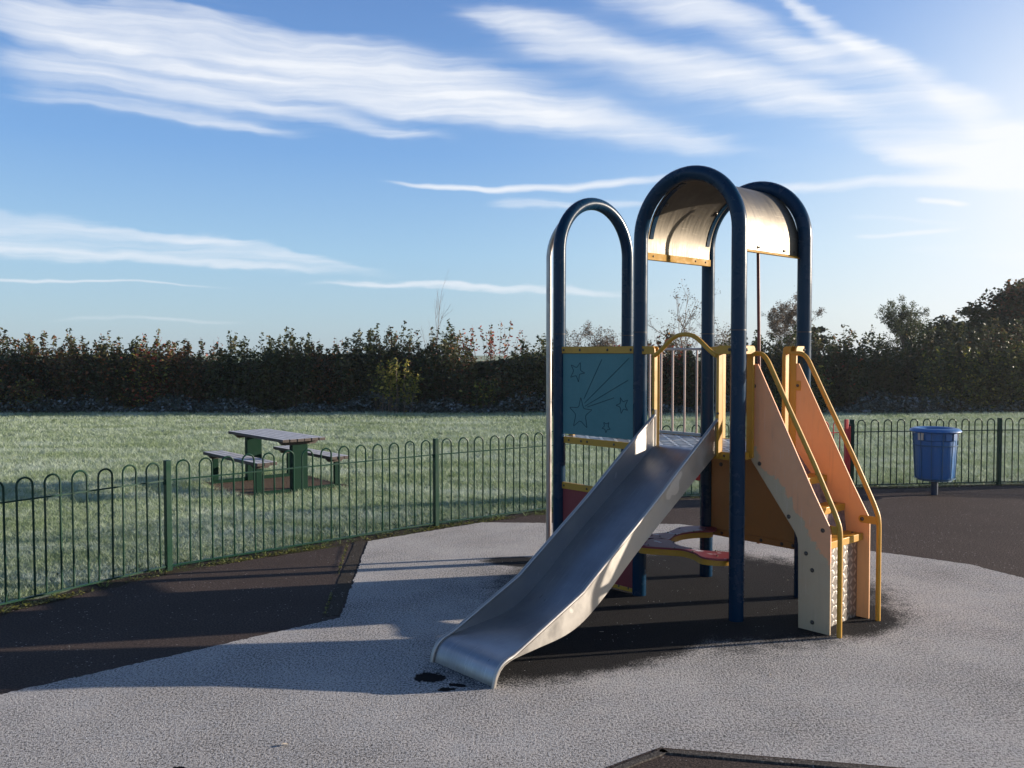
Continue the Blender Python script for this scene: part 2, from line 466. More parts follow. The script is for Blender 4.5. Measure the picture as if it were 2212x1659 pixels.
hole = nt.m('MINIMUM', hole, nt.m('ADD', ell(nt, cf, (-0.32, 5.05), (0.055, 0.026), R(-15)), 0.1))
hole = nt.m('MINIMUM', hole, nt.m('ADD', ell(nt, cf, (-1.56, 4.03), (0.03, 0.012), 0), 0.0))
hole = nt.rng(nt.m('ADD', hole, nt.m('ADD', nt.m('MULTIPLY', nt.m('SUBTRACT', gr3, 0.5), 0.6), nt.m('MULTIPLY', nt.m('SUBTRACT', nt.noise(cf, 16, 3), 0.5), 1.5))), 1.10, 0.94)
spk = nt.m('ADD', nt.m('MULTIPLY', gr2, 0.4), nt.m('MULTIPLY', gr3, 0.6))
frostamt = nt.rng(nt.m('ADD', spk, nt.m('MULTIPLY', nt.m('SUBTRACT', big, 0.5), 0.13)), 0.415, 0.535, 0.0, 1.0)
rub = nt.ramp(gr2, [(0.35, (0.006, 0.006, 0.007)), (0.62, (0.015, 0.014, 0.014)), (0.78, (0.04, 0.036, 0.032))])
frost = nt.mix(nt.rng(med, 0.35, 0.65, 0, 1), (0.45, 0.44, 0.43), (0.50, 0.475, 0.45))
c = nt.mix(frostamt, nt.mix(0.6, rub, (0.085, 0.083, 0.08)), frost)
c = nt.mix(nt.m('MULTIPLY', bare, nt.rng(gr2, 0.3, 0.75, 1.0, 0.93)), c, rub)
# few sparkling granules
v2 = nt.vor(cf, 26)
spark = nt.m('MULTIPLY', nt.m('LESS_THAN', v2.outputs['Distance'], 0.09), nt.m('GREATER_THAN', nt.noise(cf, 3.3, 2), 0.56))
c = nt.mix(nt.m('MULTIPLY', spark, 0.7), c, (0.65, 0.65, 0.66))
c = nt.mix(hole, c, (0.006, 0.006, 0.008))
nt.put(b.inputs['Base Color'], c)
b.inputs['Roughness'].default_value = 0.85
b.inputs['Specular IOR Level'].default_value = 0.06
hgt = nt.m('ADD', nt.m('MULTIPLY', gr3, 1.0), nt.m('MULTIPLY', gr2, 0.5))
hgt = nt.m('SUBTRACT', hgt, nt.m('MULTIPLY', hole, 2.0))
bump(nt, b, hgt, 0.9, 0.011)
M['mat'] = m

# dark red-brown macadam
def macadam(name, tone, moss):
    m, nt, b = mat(name)
    co = objco(nt)
    cf = nt.mapping(co, scale=(1, 1, 0))
    g = nt.noise(cf, 75, 4, 0.8)
    g2 = nt.noise(cf, 28, 4, 0.7)
    bg_ = nt.noise(cf, 1.3, 5, 0.6)
    c = nt.ramp(g, [(0.38, tuple(x*0.35 for x in tone)), (0.52, tone), (0.68, tuple(x*2.6 for x in tone))])
    c = nt.mix(nt.rng(bg_, 0.35, 0.7, 0, 0.4), c, tuple(x*0.6 for x in tone))
    v = nt.vor(cf, 22)
    sp = nt.m('MULTIPLY', nt.m('LESS_THAN', v.outputs['Distance'], 0.12), nt.m('GREATER_THAN', nt.noise(cf, 2.7, 2), 0.5))
    c = nt.mix(nt.m('MULTIPLY', sp, 0.7), c, (0.4, 0.38, 0.36))
    if moss:
        c = nt.mix(nt.rng(nt.m('ADD', g2, bg_), 1.05, 1.25, 0, 0.85), c, (0.07, 0.09, 0.012))
    nt.put(b.inputs['Base Color'], c)
    b.inputs['Roughness'].default_value = 0.85
    b.inputs['Specular IOR Level'].default_value = 0.1
    bump(nt, b, nt.m('ADD', g, g2), 0.9, 0.010)
    return m


M['tarmac'] = macadam('red_brown_macadam', (0.062, 0.047, 0.041), False)
M['kerb'] = macadam('concrete_edging', (0.050, 0.042, 0.034), False)
M['kerb_pale'] = macadam('concrete_edging_pale', (0.085, 0.076, 0.068), False)
M['verge'] = macadam('mossy_verge', (0.045, 0.035, 0.025), True)
M['pad'] = macadam('red_paving_pad', (0.10, 0.072, 0.052), False)

# frosted turf; broad tone streaks also paint in bands of shade
m, nt, b = mat('frosted_turf')
co = objco(nt)
cf = nt.mapping(co, scale=(1, 1, 0))
n1 = nt.noise(nt.mapping(cf, scale=(0.35, 1.2, 1)), 1.0, 5, 0.6)
n2 = nt.noise(nt.mapping(cf, scale=(4, 9, 1)), 1.0, 5, 0.7)
n3 = nt.noise(cf, 70, 3, 0.7)
g = nt.m('ADD', nt.m('MULTIPLY', n1, 0.6), nt.m('ADD', nt.m('MULTIPLY', n2, 0.4), nt.m('MULTIPLY', n3, 0.25)))
c = nt.ramp(g, [(0.42, (0.06, 0.09, 0.035)), (0.58, (0.17, 0.22, 0.115)), (0.75, (0.30, 0.35, 0.24)), (0.9, (0.38, 0.43, 0.35))])
nt.put(b.inputs['Base Color'], c)
b.inputs['Roughness'].default_value = 0.9
bump(nt, b, nt.m('ADD', nt.m('MULTIPLY', n2, 1.0), n3), 0.8, 0.06)
M['turf'] = m


def leafmat(name, stops, trans=0.25, rough=0.5, frost=0.0, posnoise=None):
    m = bpy.data.materials.new(name)
    m.use_nodes = True
    nt = NT(m.node_tree)
    nt.n.clear()
    out = nt.node('ShaderNodeOutputMaterial')
    geo = nt.node('ShaderNodeNewGeometry')
    rnd = geo.outputs['Random Per Island']
    f = rnd
    if posnoise:
        pn = nt.noise(nt.mapping(geo.outputs['Position'], scale=posnoise), 1.0, 3, 0.6)
        pn2 = nt.noise(nt.mapping(geo.outputs['Position'], scale=(5, 7, 1)), 1.0, 3, 0.6)
        f = nt.m('ADD', nt.m('MULTIPLY', rnd, 0.35), nt.m('ADD', nt.rng(pn, 0.35, 0.65, 0.0, 0.40), nt.rng(pn2, 0.35, 0.65, 0.0, 0.32)))
    c = nt.ramp(f, stops)
    b = nt.node('ShaderNodeBsdfPrincipled')
    nt.put(b.inputs['Base Color'], c)
    b.inputs['Roughness'].default_value = rough
    b.inputs['Specular IOR Level'].default_value = 0.3
    tr = nt.node('ShaderNodeBsdfTranslucent')
    nt.put(tr.inputs[0], c)
    mx = nt.node('ShaderNodeMixShader')
    mx.inputs[0].default_value = trans
    nt.l.new(b.outputs[0], mx.inputs[1]); nt.l.new(tr.outputs[0], mx.inputs[2])
    nt.l.new(mx.outputs[0], out.inputs[0])
    return m


M['blade'] = leafmat('frosted_grass_blades', [(0.0, (0.11, 0.165, 0.055)), (0.3, (0.24, 0.315, 0.15)), (0.6, (0.39, 0.46, 0.32)), (1.0, (0.57, 0.64, 0.57))], 0.3, 0.6, posnoise=(0.45, 1.3, 1))  # position patches mix frost tone with painted shade bands
M['blade_green'] = leafmat('green_grass_blades', [(0.0, (0.03, 0.055, 0.012)), (0.6, (0.09, 0.14, 0.03)), (1.0, (0.20, 0.24, 0.10))], 0.2, 0.6)
M['moss'] = leafmat('yellow_green_moss', [(0.0, (0.05, 0.05, 0.01)), (0.6, (0.13, 0.13, 0.02)), (1.0, (0.24, 0.22, 0.05))], 0.1)
M['leaf_dark'] = leafmat('dark_green_leaves', [(0.0, (0.014, 0.024, 0.013)), (0.4, (0.040, 0.055, 0.020)), (0.7, (0.085, 0.085, 0.030)), (1.0, (0.17, 0.11, 0.045))], 0.3, posnoise=(0.7, 0.7, 0.9))
M['leaf_mid'] = leafmat('mid_green_leaves', [(0.0, (0.025, 0.04, 0.012)), (0.7, (0.05, 0.07, 0.02)), (1.0, (0.12, 0.13, 0.03))], 0.25)
M['leaf_rust'] = leafmat('rusty_autumn_leaves', [(0.0, (0.06, 0.04, 0.02)), (0.5, (0.15, 0.075, 0.033)), (1.0, (0.30, 0.12, 0.05))], 0.35)
M['leaf_red'] = leafmat('red_autumn_leaves', [(0.0, (0.14, 0.03, 0.02)), (0.6, (0.40, 0.08, 0.05)), (1.0, (0.36, 0.22, 0.05))], 0.4)
M['leaf_yellow'] = leafmat('yellow_green_leaves', [(0.0, (0.10, 0.12, 0.025)), (0.6, (0.27, 0.26, 0.045)), (1.0, (0.45, 0.36, 0.08))], 0.4)
M['leaf_brown'] = leafmat('brown_hazy_leaves', [(0.0, (0.06, 0.045, 0.03)), (0.6, (0.12, 0.085, 0.055)), (1.0, (0.20, 0.13, 0.07))], 0.3)
M['leaf_frost'] = leafmat('frosted_bramble_leaves', [(0.0, (0.03, 0.045, 0.025)), (0.6, (0.07, 0.09, 0.08)), (1.0, (0.24, 0.27, 0.28))], 0.15)
M['stem'] = paint('twig_bark', (0.07, 0.05, 0.04), 0.8, dirt_amt=0.4)
M['stem_pale'] = paint('pale_stem', (0.17, 0.12, 0.09), 0.7, dirt_amt=0.3)
M['dead_leaf'] = paint('pale_dead_leaf', (0.42, 0.36, 0.28), 0.7, dirt_amt=0.4, scale=60)


# ------------------------------------------------------------------ object helpers
def tag(o, label=None, cat=None, group=None, kind=None):
    if label: o['label'] = label
    if cat: o['category'] = cat
    if group: o['group'] = group
    if kind: o['kind'] = kind
    return o


def empty(name, loc=(0, 0, 0), rz=0.0):
    o = bpy.data.objects.new(name, None)
    COL.objects.link(o)
    o.location = loc; o.rotation_euler = (0, 0, rz)
    o.empty_display_size = 0.1
    return o


class MB:
    def __init__(s):
        s.v = []; s.f = []

    def add(s, vs, fs):
        n = len(s.v)
        s.v += [tuple(v) for v in vs]
        s.f += [tuple(i+n for i in f) for f in fs]
        return s

    def box(s, c, size, rz=0.0, mtx=None):
        hx, hy, hz = size[0]/2, size[1]/2, size[2]/2
        vs = [Vector((x, y, z)) for x in (-hx, hx) for y in (-hy, hy) for z in (-hz, hz)]
        Mx = mtx if mtx else Matrix.Rotation(rz, 3, 'Z')
        vs = [Mx @ v + Vector(c) for v in vs]
        return s.add(vs, [(0, 1, 3, 2), (4, 6, 7, 5), (0, 4, 5, 1), (2, 3, 7, 6), (0, 2, 6, 4), (1, 5, 7, 3)])

    def prism(s, poly, a, b, axis):
        """poly in 2-D, extruded from a to b along axis ('x','y','z')"""
        def P(p, t):
            if axis == 'y': return (p[0], t, p[1])
            if axis == 'x': return (t, p[0], p[1])
            return (p[0], p[1], t)
        n = len(poly)
        vs = [P(p, a) for p in poly] + [P(p, b) for p in poly]
        fs = [tuple(range(n))[::-1], tuple(range(n, 2*n))]
        for i in range(n):
            j = (i+1) % n
            fs.append((i, j, n+j, n+i))
        return s.add(vs, fs)

    def tube(s, pts, r, seg=12, cap=True):
        pts = [Vector(p) for p in pts]
        rr = r if isinstance(r, (list, tuple)) else [r]*len(pts)
        n = len(pts)
        T = []
        for i in range(n):
            a = pts[max(i-1, 0)]; c = pts[min(i+1, n-1)]
            T.append((c-a).normalized())
        up = Vector((0, 0, 1)) if abs(T[0].z) < 0.9 else Vector((1, 0, 0))
        N = (up - T[0]*up.dot(T[0])).normalized()
        vs = []
        for i in range(n):
            if i:
                N = (N - T[i]*N.dot(T[i])).normalized()
            B = T[i].cross(N)
            for k in range(seg):
                a = 2*PI*k/seg
                vs.append(pts[i] + (N*math.cos(a)+B*math.sin(a))*rr[i])
        fs = []
        for i in range(n-1):
            for k in range(seg):
                k2 = (k+1) % seg
                fs.append((i*seg+k, i*seg+k2, (i+1)*seg+k2, (i+1)*seg+k))
        if cap:
            fs.append(tuple(range(seg))[::-1])
            fs.append(tuple(range((n-1)*seg, n*seg)))
        return s.add(vs, fs)

    def lathe(s, prof, seg=32, c=(0, 0, 0), fn=None):
        vs = []
        for (r, z) in prof:
            for k in range(seg):
                a = 2*PI*k/seg
                rr = r*(fn(a, z) if fn else 1)
                vs.append((c[0]+rr*math.cos(a), c[1]+rr*math.sin(a), c[2]+z))
        fs = []
        for i in range(len(prof)-1):
            for k in range(seg):
                k2 = (k+1) % seg
                fs.append((i*seg+k, i*seg+k2, (i+1)*seg+k2, (i+1)*seg+k))
        return s.add(vs, fs)

    def build(s, name, material, parent=None, smooth=35, bevel=0.0, loc=None):
        me = bpy.data.meshes.new(name)
        me.from_pydata(s.v, [], s.f)
        me.validate()
        me.materials.append(material)
        import bmesh
        bm = bmesh.new(); bm.from_mesh(me)
        bmesh.ops.recalc_face_normals(bm, faces=bm.faces)
        bm.to_mesh(me); bm.free()
        if smooth:
            me.polygons.foreach_set('use_smooth', [True]*len(me.polygons))
            me.set_sharp_from_angle(angle=R(smooth))
        o = bpy.data.objects.new(name, me)
        COL.objects.link(o)
        if parent: o.parent = parent
        if loc: o.location = loc
        if bevel:
            md = o.modifiers.new('bevel', 'BEVEL')
            md.width = bevel; md.segments = 2; md.limit_method = 'ANGLE'; md.angle_limit = R(40)
        return o


def rough_edge(poly, step, amp, seed):
    """subdivide a polygon's outline and jitter it a little"""
    rnd = random.Random(seed)
    out = []
    n = len(poly)
    for i in range(n):
        a = Vector(poly[i]); b = Vector(poly[(i+1) % n])
        k = max(1, int((b-a).length/step))
        nn = Vector((-(b-a).y, (b-a).x)).normalized()
        for j in range(k):
            p = a.lerp(b, j/k)
            if j: p = p + nn*rnd.uniform(-amp, amp)
            out.append((p.x, p.y))
    return out


def sheet(name, poly, z0, z1, material):
    o = MB().prism(poly, z0, z1, 'z').build(name, material, smooth=0)
    tag(o, kind='structure')
    return o


# ------------------------------------------------------------------ ground
g = MB()
g.add([(-400, -60, 0), (400, -60, 0), (400, 700, 0), (-400, 700, 0)], [(0, 1, 2, 3)])
tag(g.build('grass_field', M['turf'], smooth=0), kind='structure')

FA, FB = Vector((-3.08, 7.80)), Vector((-0.853, 9.787))
FC = Vector((1.50, 11.50)); G1 = Vector((3.68, 12.17)); G2 = Vector((4.90, 12.60)); FE = Vector((7.206, 12.92))
FZ = Vector((-4.72, 5.35))       # post before FA, outside the frame
FY = Vector((-5.9, 2.7))
FF = FE + (Vector((2.33, 0.10)))
FG = FF + Vector((2.3, -0.4))
fence_line = [FY, FZ, FA, FB, FC, G1, G2, FE, FF, FG]
def offs(p, d):   # shift away from / towards the play area centre
    c = Vector((1.5, 5.0)); q_ = (p-c); return p + q_.normalized()*d
verge = [tuple(offs(p, 0.10)) for p in fence_line] + [(12.5, -5), (-6.5, -5)]
sheet('verge', rough_edge(verge, 0.12, 0.05, 3), -0.05, 0.004, M['verge'])
tarm = [tuple(offs(p, -0.16)) for p in fence_line] + [(12, -4.8), (-6.2, -4.8)]
sheet('tarmac', rough_edge(tarm, 0.15, 0.04, 5), -0.05, 0.008, M['tarmac'])
mat_poly = [(-5.6, 2.54), (-2.908, 4.913), (-1.259, 6.36), (-1.483, 8.968), (-0.35, 9.975), (1.9, 9.88), (3.502, 8.527), (3.8, 8.312), (4.2, 7.98),
            (4.41, 7.49), (5.6, 5.9), (6.4, 3.0), (5.4, -2.5), (-5.2, -2.5)]
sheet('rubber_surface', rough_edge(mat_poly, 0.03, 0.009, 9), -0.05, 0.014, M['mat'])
# edging stones along the left edge of the rubber surface and round the bed in front
def strip(p, q_, w_, z0, z1, material, name='edging_kerb', off=0.0):
    p = Vector(p); q_ = Vector(q_); d = (q_-p).normalized(); n = Vector((-d.y, d.x))
    a = p+n*off; b = q_+n*off
    poly = [tuple(a), tuple(b), tuple(b+n*w_), tuple(a+n*w_)]
    return sheet(name, rough_edge(poly, 0.08, 0.004, 4), z0, z1, material)
strip((-1.262, 6.42), (-1.486, 8.968), 0.11, -0.05, 0.0115, M['kerb'], off=0.02)
def moss_line(p, q_, wd_, n_, seed, z, off0, off1, name='moss'):
    rng = np.random.default_rng(seed)
    p = np.array(p); q2 = np.array(q_); d = q2-p; L_ = np.linalg.norm(d); d = d/L_; nn = np.array([-d[1], d[0]])
    t = rng.uniform(0, 1, n_); o_ = rng.uniform(off0, off1, n_)
    keep = np.sin(t*L_*3.1+seed)+np.sin(t*L_*7.7+2*seed)*0.7+rng.normal(size=n_)*0.5 > 0.0
    t, o_ = t[keep], o_[keep]; n2 = len(t)
    c = p[None]+d[None]*(t*L_)[:, None]+nn[None]*o_[:, None]
    s_ = wd_*rng.uniform(0.5, 1.4, n2); a_ = rng.uniform(0, 2*PI, n2)
    V = []
    for k in range(4):
        ang = a_+k*PI/2
        V.append(np.stack([c[:, 0]+np.cos(ang)*s_, c[:, 1]+np.sin(ang)*s_, z+rng.uniform(0.001, 0.012, n2)], 1))
    V = np.stack(V, 1).reshape(-1, 3)
    return V
MOSS = [moss_line((-1.30, 6.45), (-1.60, 9.0), 0.007, 500, 2, 0.012, 0.075, 0.10)]
rep_ = lambda a, b, n_, sd: MOSS.append(moss_line(a, b, 0.010, n_, sd, 0.006, -0.14, -0.01))
rep_(FZ, FA, 1600, 3); rep_(FA, FB, 1800, 5); rep_(FB, FC, 1800, 7); rep_(FC, G1, 1500, 9); rep_(G2, FE, 1500, 11); rep_(FE, FF, 800, 12)

# sunk bed in the foreground (the next piece of equipment's bay)
bed_c = (0.725, 4.235)
bed = [bed_c, (-0.9, 3.05), (-0.4, 1.0), (2.6, 0.8), (3.4, 3.72)]
sheet('tarmac_bay', bed, -0.05, 0.018, M['tarmac'])
for p, q_ in ((bed[1], bed[0]), (bed[0], bed[4])):
    p_, r_ = Vector(p), Vector(q_)
    d_ = (r_-p_).normalized(); n_ = Vector((d_.y, -d_.x))
    poly = [tuple(p_+n_*0.03), tuple(r_+n_*0.03+d_*(-0.012)), tuple(r_+n_*0.07-d_*0.012), tuple(p_+n_*0.07)]
    sheet('edging_kerb', rough_edge(poly, 0.08, 0.003, 14), -0.05, 0.026, M['kerb_pale'])

# pad under the picnic table
TC = Vector((-3.48, 12.83)); TT = Vector((0.653, -0.757)); TN = Vector((0.757, 0.653))
TROT = math.atan2(TT.y, TT.x)
pad = [TC+TT*a+TN*b_ for a, b_ in ((-0.95, -0.82), (0.80, -0.84), (0.86, 0.80), (-0.85, 0.84))]
sheet('paving_pad', rough_edge([tuple(p) for p in pad], 0.12, 0.03, 8), -0.05, 0.012, M['pad'])

# ------------------------------------------------------------------ play tower
A = 0.9045
O = Vector((1.0197, 6.9709, 0))
TH = R(-47.86)
tower = empty('play_tower', O, TH)
tag(tower, 'blue-framed climbing tower with arched steel roof, slide, orange steps and star panel on frosted rubber', 'play tower')
PR = 0.0555
ARCH_TOP = 3.354-PR


def arch(p, q_, z_top, name='arch_post'):
    p = Vector((*p, 0)); q_ = Vector((*q_, 0))
    c = (p+q_)/2; rad = (q_-p).length/2; d = (q_-p).normalized()
    zc = z_top-rad
    pts = [p+Vector((0, 0, -0.05)), p+Vector((0, 0, 0.6)), p+Vector((0, 0, 1.5)), p+Vector((0, 0, 2.3)), p+Vector((0, 0, zc))]
    for i in range(1, 32):
        a = PI*i/32
        pts.append(c - d*rad*math.cos(a) + Vector((0, 0, zc+rad*math.sin(a))))
    pts += [q_+Vector((0, 0, zc)), q_+Vector((0, 0, 2.3)), q_+Vector((0, 0, 1.5)), q_+Vector((0, 0, 0.6)), q_+Vector((0, 0, -0.05))]
    o = MB().tube(pts, PR, 28).build(name, M['blue'], tower, smooth=50)
    for x in (p, q_):
        MB().lathe([(PR+0.0008, 2.112), (PR+0.0008, 2.120)], 28, (x.x, x.y, 0)).build('sleeve_joint', M['black'], o)
    return o


arch((0, 0), (A, 0), ARCH_TOP)
arch((0, A), (A, A), ARCH_TOP)
arch((-A, 0), (-A, A), ARCH_TOP-0.008)

bolt_mesh = None
def bolt(parent, p, nrm, r=0.012):
    """domed bolt head: first one is built, the rest copy its mesh"""
    global bolt_mesh
    if bolt_mesh is None:
        prof = [(0.0001, 0.62), (0.35, 0.56), (0.7, 0.36), (0.92, 0.1), (0.95, -0.1), (1.35, -0.12), (1.35, -0.3)]
        ob = MB().lathe(prof, 12).build('bolt', M['bolt'], parent)
        bolt_mesh = ob.data
    else:
        ob = bpy.data.objects.new('bolt', bolt_mesh); COL.objects.link(ob); ob.parent = parent
    ob.location = p
    ob.scale = (r, r, r)
    ob.rotation_euler = Vector(nrm).to_track_quat('Z', 'Y').to_euler()
    return ob


# barrel roof: a bent steel sheet between the two main arches
RR = A/2-0.035
zc = ARCH_TOP-A/2
prof = [(A/2-RR, 2.71)]
for i in range(0, 33):
    a = PI*i/32
    prof.append((A/2-RR*math.cos(a), 2.79+(zc+RR-2.79)*math.sin(a)))
prof.append((A/2+RR, 2.71))
mb = MB()
th = 0.004
inner = [(A/2+(x-A/2)*(1-th/RR), z-(th if z > zc else 0)) for x, z in prof]
n = len(prof)
y0, y1 = 0.035, A-0.035
NY = 7
for ring in (prof, inner):
    for k in range(NY+1):
        yy = y0+(y1-y0)*k/NY
        mb.v += [(x, yy, z) for x, z in ring]
st = (NY+1)*n
for k in range(NY):
    for i in range(n-1):
        mb.f.append((k*n+i, k*n+i+1, (k+1)*n+i+1, (k+1)*n+i))
        mb.f.append((st+k*n+i, st+(k+1)*n+i, st+(k+1)*n+i+1, st+k*n+i+1))
for k in (0, NY):
    for i in range(n-1):
        mb.f.append((k*n+i, k*n+i+1, st+k*n+i+1, st+k*n+i))
for i in (0, n-1):
    for k in range(NY):
        mb.f.append((k*n+i, (k+1)*n+i, st+(k+1)*n+i, st+k*n+i))
roof = mb.build('roof', M['roof'], tower, smooth=30)
for sx_, x in ((-1, A/2-RR-0.006), (1, A/2+RR+0.006)):
    # trim: folded yellow edge strip, inside face shows on the left
    xx = x + (0.014 if sx_ < 0 else -0.014)
    e = MB().box((xx, A/2, 2.718), (0.005, y1-y0+0.01, 0.055)).box((x, A/2, 2.692), (0.03, y1-y0+0.01, 0.004)).build('edge_strip', M['yellow_strip'], roof, bevel=0.001)
    for t in (0.10, 0.30, 0.66, 0.80):
        bolt(roof, (xx+0.003, t, 2.72), (1, 0, 0), 0.009)
        bolt(roof, (x+sx_*0.000+0.002*sx_, t, 2.735), (sx_, 0, 0), 0.008)
# blue mounting flanges under the sheet at each arch
for yy in (0.075, A-0.075):
    for side in (0,):
        mbf = MB()
        pts = []
        for i in range(0, 15):
            a = R(8+i*70/14)
            if side: a = PI-a
            pts.append(a)
        ro, ri = -0.004, -0.010
        ww = 0.022
        for a in pts:
            for r_, y_ in ((ro, yy-ww), (ro, yy+ww), (ri, yy+ww), (ri, yy-ww)):
                mbf.v.append((A/2-(RR+r_)*math.cos(a), y_, 2.79+(zc+RR-2.79+r_)*math.sin(a)))
        for i in range(len(pts)-1):
            for k in range(4):
                k2 = (k+1) % 4
                mbf.f.append((i*4+k, i*4+k2, (i+1)*4+k2, (i+1)*4+k))
        mbf.f += [(0, 1, 2, 3), tuple(range(len(pts)*4-4, len(pts)*4))]
        mbf.build('mounting_flange', M['blue'], roof)
for yy in (0.12, A-0.12):
    a = R(42)
    for sgn in (-1, 1):
        x = A/2+sgn*(RR-0.022)*math.cos(a)
        z = zc+(RR-0.022)*math.sin(a)
        bolt(roof, (x, yy, z), (-sgn*math.cos(a), 0, -math.sin(a)), 0.018).data = bolt_mesh

# decks
DZ = 1.225
for x0, x1 in ((0.0, A), (-A, 0.0)):
    g_ = 0.006
    dk = MB().box(((x0+x1)/2, A/2, DZ-0.004), (x1-x0-g_*2, A-0.07, 0.008)).build('deck', M['deck'], tower)
    # pressed-metal channels along the edges
    MB().box(((x0+x1)/2, 0.012, DZ-0.026), (x1-x0-2*PR+0.02, 0.022, 0.056)).build('edge_channel', M['yellow'], dk, bevel=0.003)
    MB().box(((x0+x1)/2, A-0.012, DZ-0.026), (x1-x0-2*PR+0.02, 0.022, 0.056)).build('edge_channel', M['yellow'], dk, bevel=0.003)
    MB().box((x0+0.012, A/2, DZ-0.03), (0.012, A-0.13, 0.048)).build('edge_channel', M['deck_edge'], dk, bevel=0.002)
    if x0 == 0.0:
        MB().box((A-0.008, A/2, DZ-0.026), (0.022, A-2*PR+0.02, 0.056)).build('edge_channel', M['yellow'], dk, bevel=0.003)
    for t in (0.115, 0.26, 0.33, 0.63, A-0.115):
        bolt(dk, (x0+t, 0.001, DZ-0.025), (0, -1, 0), 0.011)

# star panel with its rails
sp = MB().box((-A/2, -0.002, (1.253+1.948)/2), (A-2*PR+0.01, 0.014, 1.948-1.253)).build('star_panel', M['star_panel'], tower, bevel=0.002)
rl = MB().box((-A/2, -0.006, 1.977), (A-2*PR+0.016, 0.03, 0.058)).build('panel_rail', M['yellow'], tower, bevel=0.004)
for x in (-0.832, -0.64, -0.33, -0.082):
    bolt(rl, (x, -0.022, 1.977), (0, -1, 0), 0.012)
star_pts = [
[(-0.753, 1.85), (-0.687, 1.825), (-0.645, 1.872), (-0.644, 1.803), (-0.592, 1.782), (-0.656, 1.772), (-0.665, 1.703), (-0.693, 1.76), (-0.76, 1.743), (-0.722, 1.798)],
[(-0.638, 1.576), (-0.606, 1.479), (-0.508, 1.475), (-0.585, 1.424), (-0.565, 1.318), (-0.646, 1.378), (-0.724, 1.324), (-0.695, 1.427), (-0.77, 1.485), (-0.664, 1.487)],
[(-0.198, 1.59), (-0.171, 1.556), (-0.12, 1.572), (-0.148, 1.523), (-0.119, 1.488), (-0.163, 1.5), (-0.189, 1.459), (-0.199, 1.511), (-0.245, 1.525), (-0.199, 1.541)],
[(-0.377, 1.377), (-0.35, 1.365), (-0.321, 1.379), (-0.328, 1.345), (-0.304, 1.324), (-0.339, 1.32), (-0.353, 1.292), (-0.364, 1.321), (-0.397, 1.327), (-0.369, 1.346)]]
YP = -0.0095
for pts in star_pts:
    out = []
    n = len(pts)
    for i in range(n):
        p, c_, q_ = Vector(pts[i-1]), Vector(pts[i]), Vector(pts[(i+1) % n])
        f = 0.10 if i % 2 == 0 else 0.22
        a_, b_ = c_.lerp(p, f), c_.lerp(q_, f)
        for t in (0, 0.33, 0.66, 1):
            out.append(a_.lerp(c_, t).lerp(c_.lerp(b_, t), t))
    out.append(out[0])
    MB().tube([(p.x, YP, p.y) for p in out], 0.0026, 6).build('engraved_star', M['engrave'], sp)
for p, q_ in (((-0.601, 1.564), (-0.402, 1.897)), ((-0.595, 1.528), (-0.105, 1.912)), ((-0.589, 1.502), (-0.118, 1.732)), ((-0.563, 1.496), (-0.267, 1.585))):
    MB().tube([(p[0], YP, p[1]), (q_[0], YP, q_[1])], 0.0026, 6).build('engraved_ray', M['engrave'], sp)

# red kick panel under the star bay
rp = MB().box((-A/2, 0.0, (0.045+0.775)/2), (A-2*PR+0.01, 0.014, 0.73)).build('red_panel', M['red'], tower, bevel=0.002)
for z in (0.803, 0.037):
    r_ = MB().box((-A/2, -0.004, z), (A-2*PR+0.016, 0.026, 0.056 if z > 0.5 else 0.03)).build('panel_rail', M['yellow'], rp, bevel=0.003)
for x in (-0.83, -0.56, -0.33, -0.1):
    bolt(rp, (x, -0.018, 0.803), (0, -1, 0), 0.011)
for x in (-0.27, -0.2, -0.1):
    bolt(rp, (x, -0.016, 0.045), (0, -1, 0), 0.009)
# play counter across the back of the star bay
MB().box((-A/2, A, 0.885), (A-2*PR+0.01, 0.05, 0.095)).build('play_counter', M['red_gate'], tower, bevel=0.006)
# rear board below the deck of the roofed bay
bp = MB().box((A/2, A, (0.44+1.17)/2), (A-2*PR+0.01, 0.014, 0.73)).build('back_panel', M['yellow_panel'], tower, bevel=0.002)
r_ = MB().box((A/2, A-0.004, 0.413), (A-2*PR+0.016, 0.026, 0.054)).build('panel_rail', M['yellow_panel'], bp, bevel=0.003)
for x in (0.075, 0.17, 0.33, 0.55, 0.74, 0.84):
    bolt(bp, (x, A-0.019, 0.413), (0, -1, 0), 0.011)
for x, z in ((0.15, 1.0), (0.33, 0.93), (0.62, 0.86), (0.68, 0.80)):
    bolt(bp, (x, A-0.009, z), (0, -1, 0), 0.014)

# barred guard across the back of the star bay
gd = MB().tube([(-A+0.05, A, 1.985), (-0.05, A, 1.985)], 0.011, 10).build('guard_rail', M['bar'], tower)
for k in range(6):
    x = -0.112-0.1305*k
    MB().tube([(x, A, 1.24), (x, A, 1.985)], 0.0095, 10).build('bar', M['bar'], gd)
MB().box((-A/2, A-0.002, 1.238), (A-2*PR+0.01, 0.03, 0.026)).build('bottom_rail', M['deck_edge'], gd, bevel=0.002)
MB().tube([(0.075, A+0.03, 1.18), (0.075, A+0.03, 1.95)], 0.0095, 10).build('bar', M['bar'], gd)


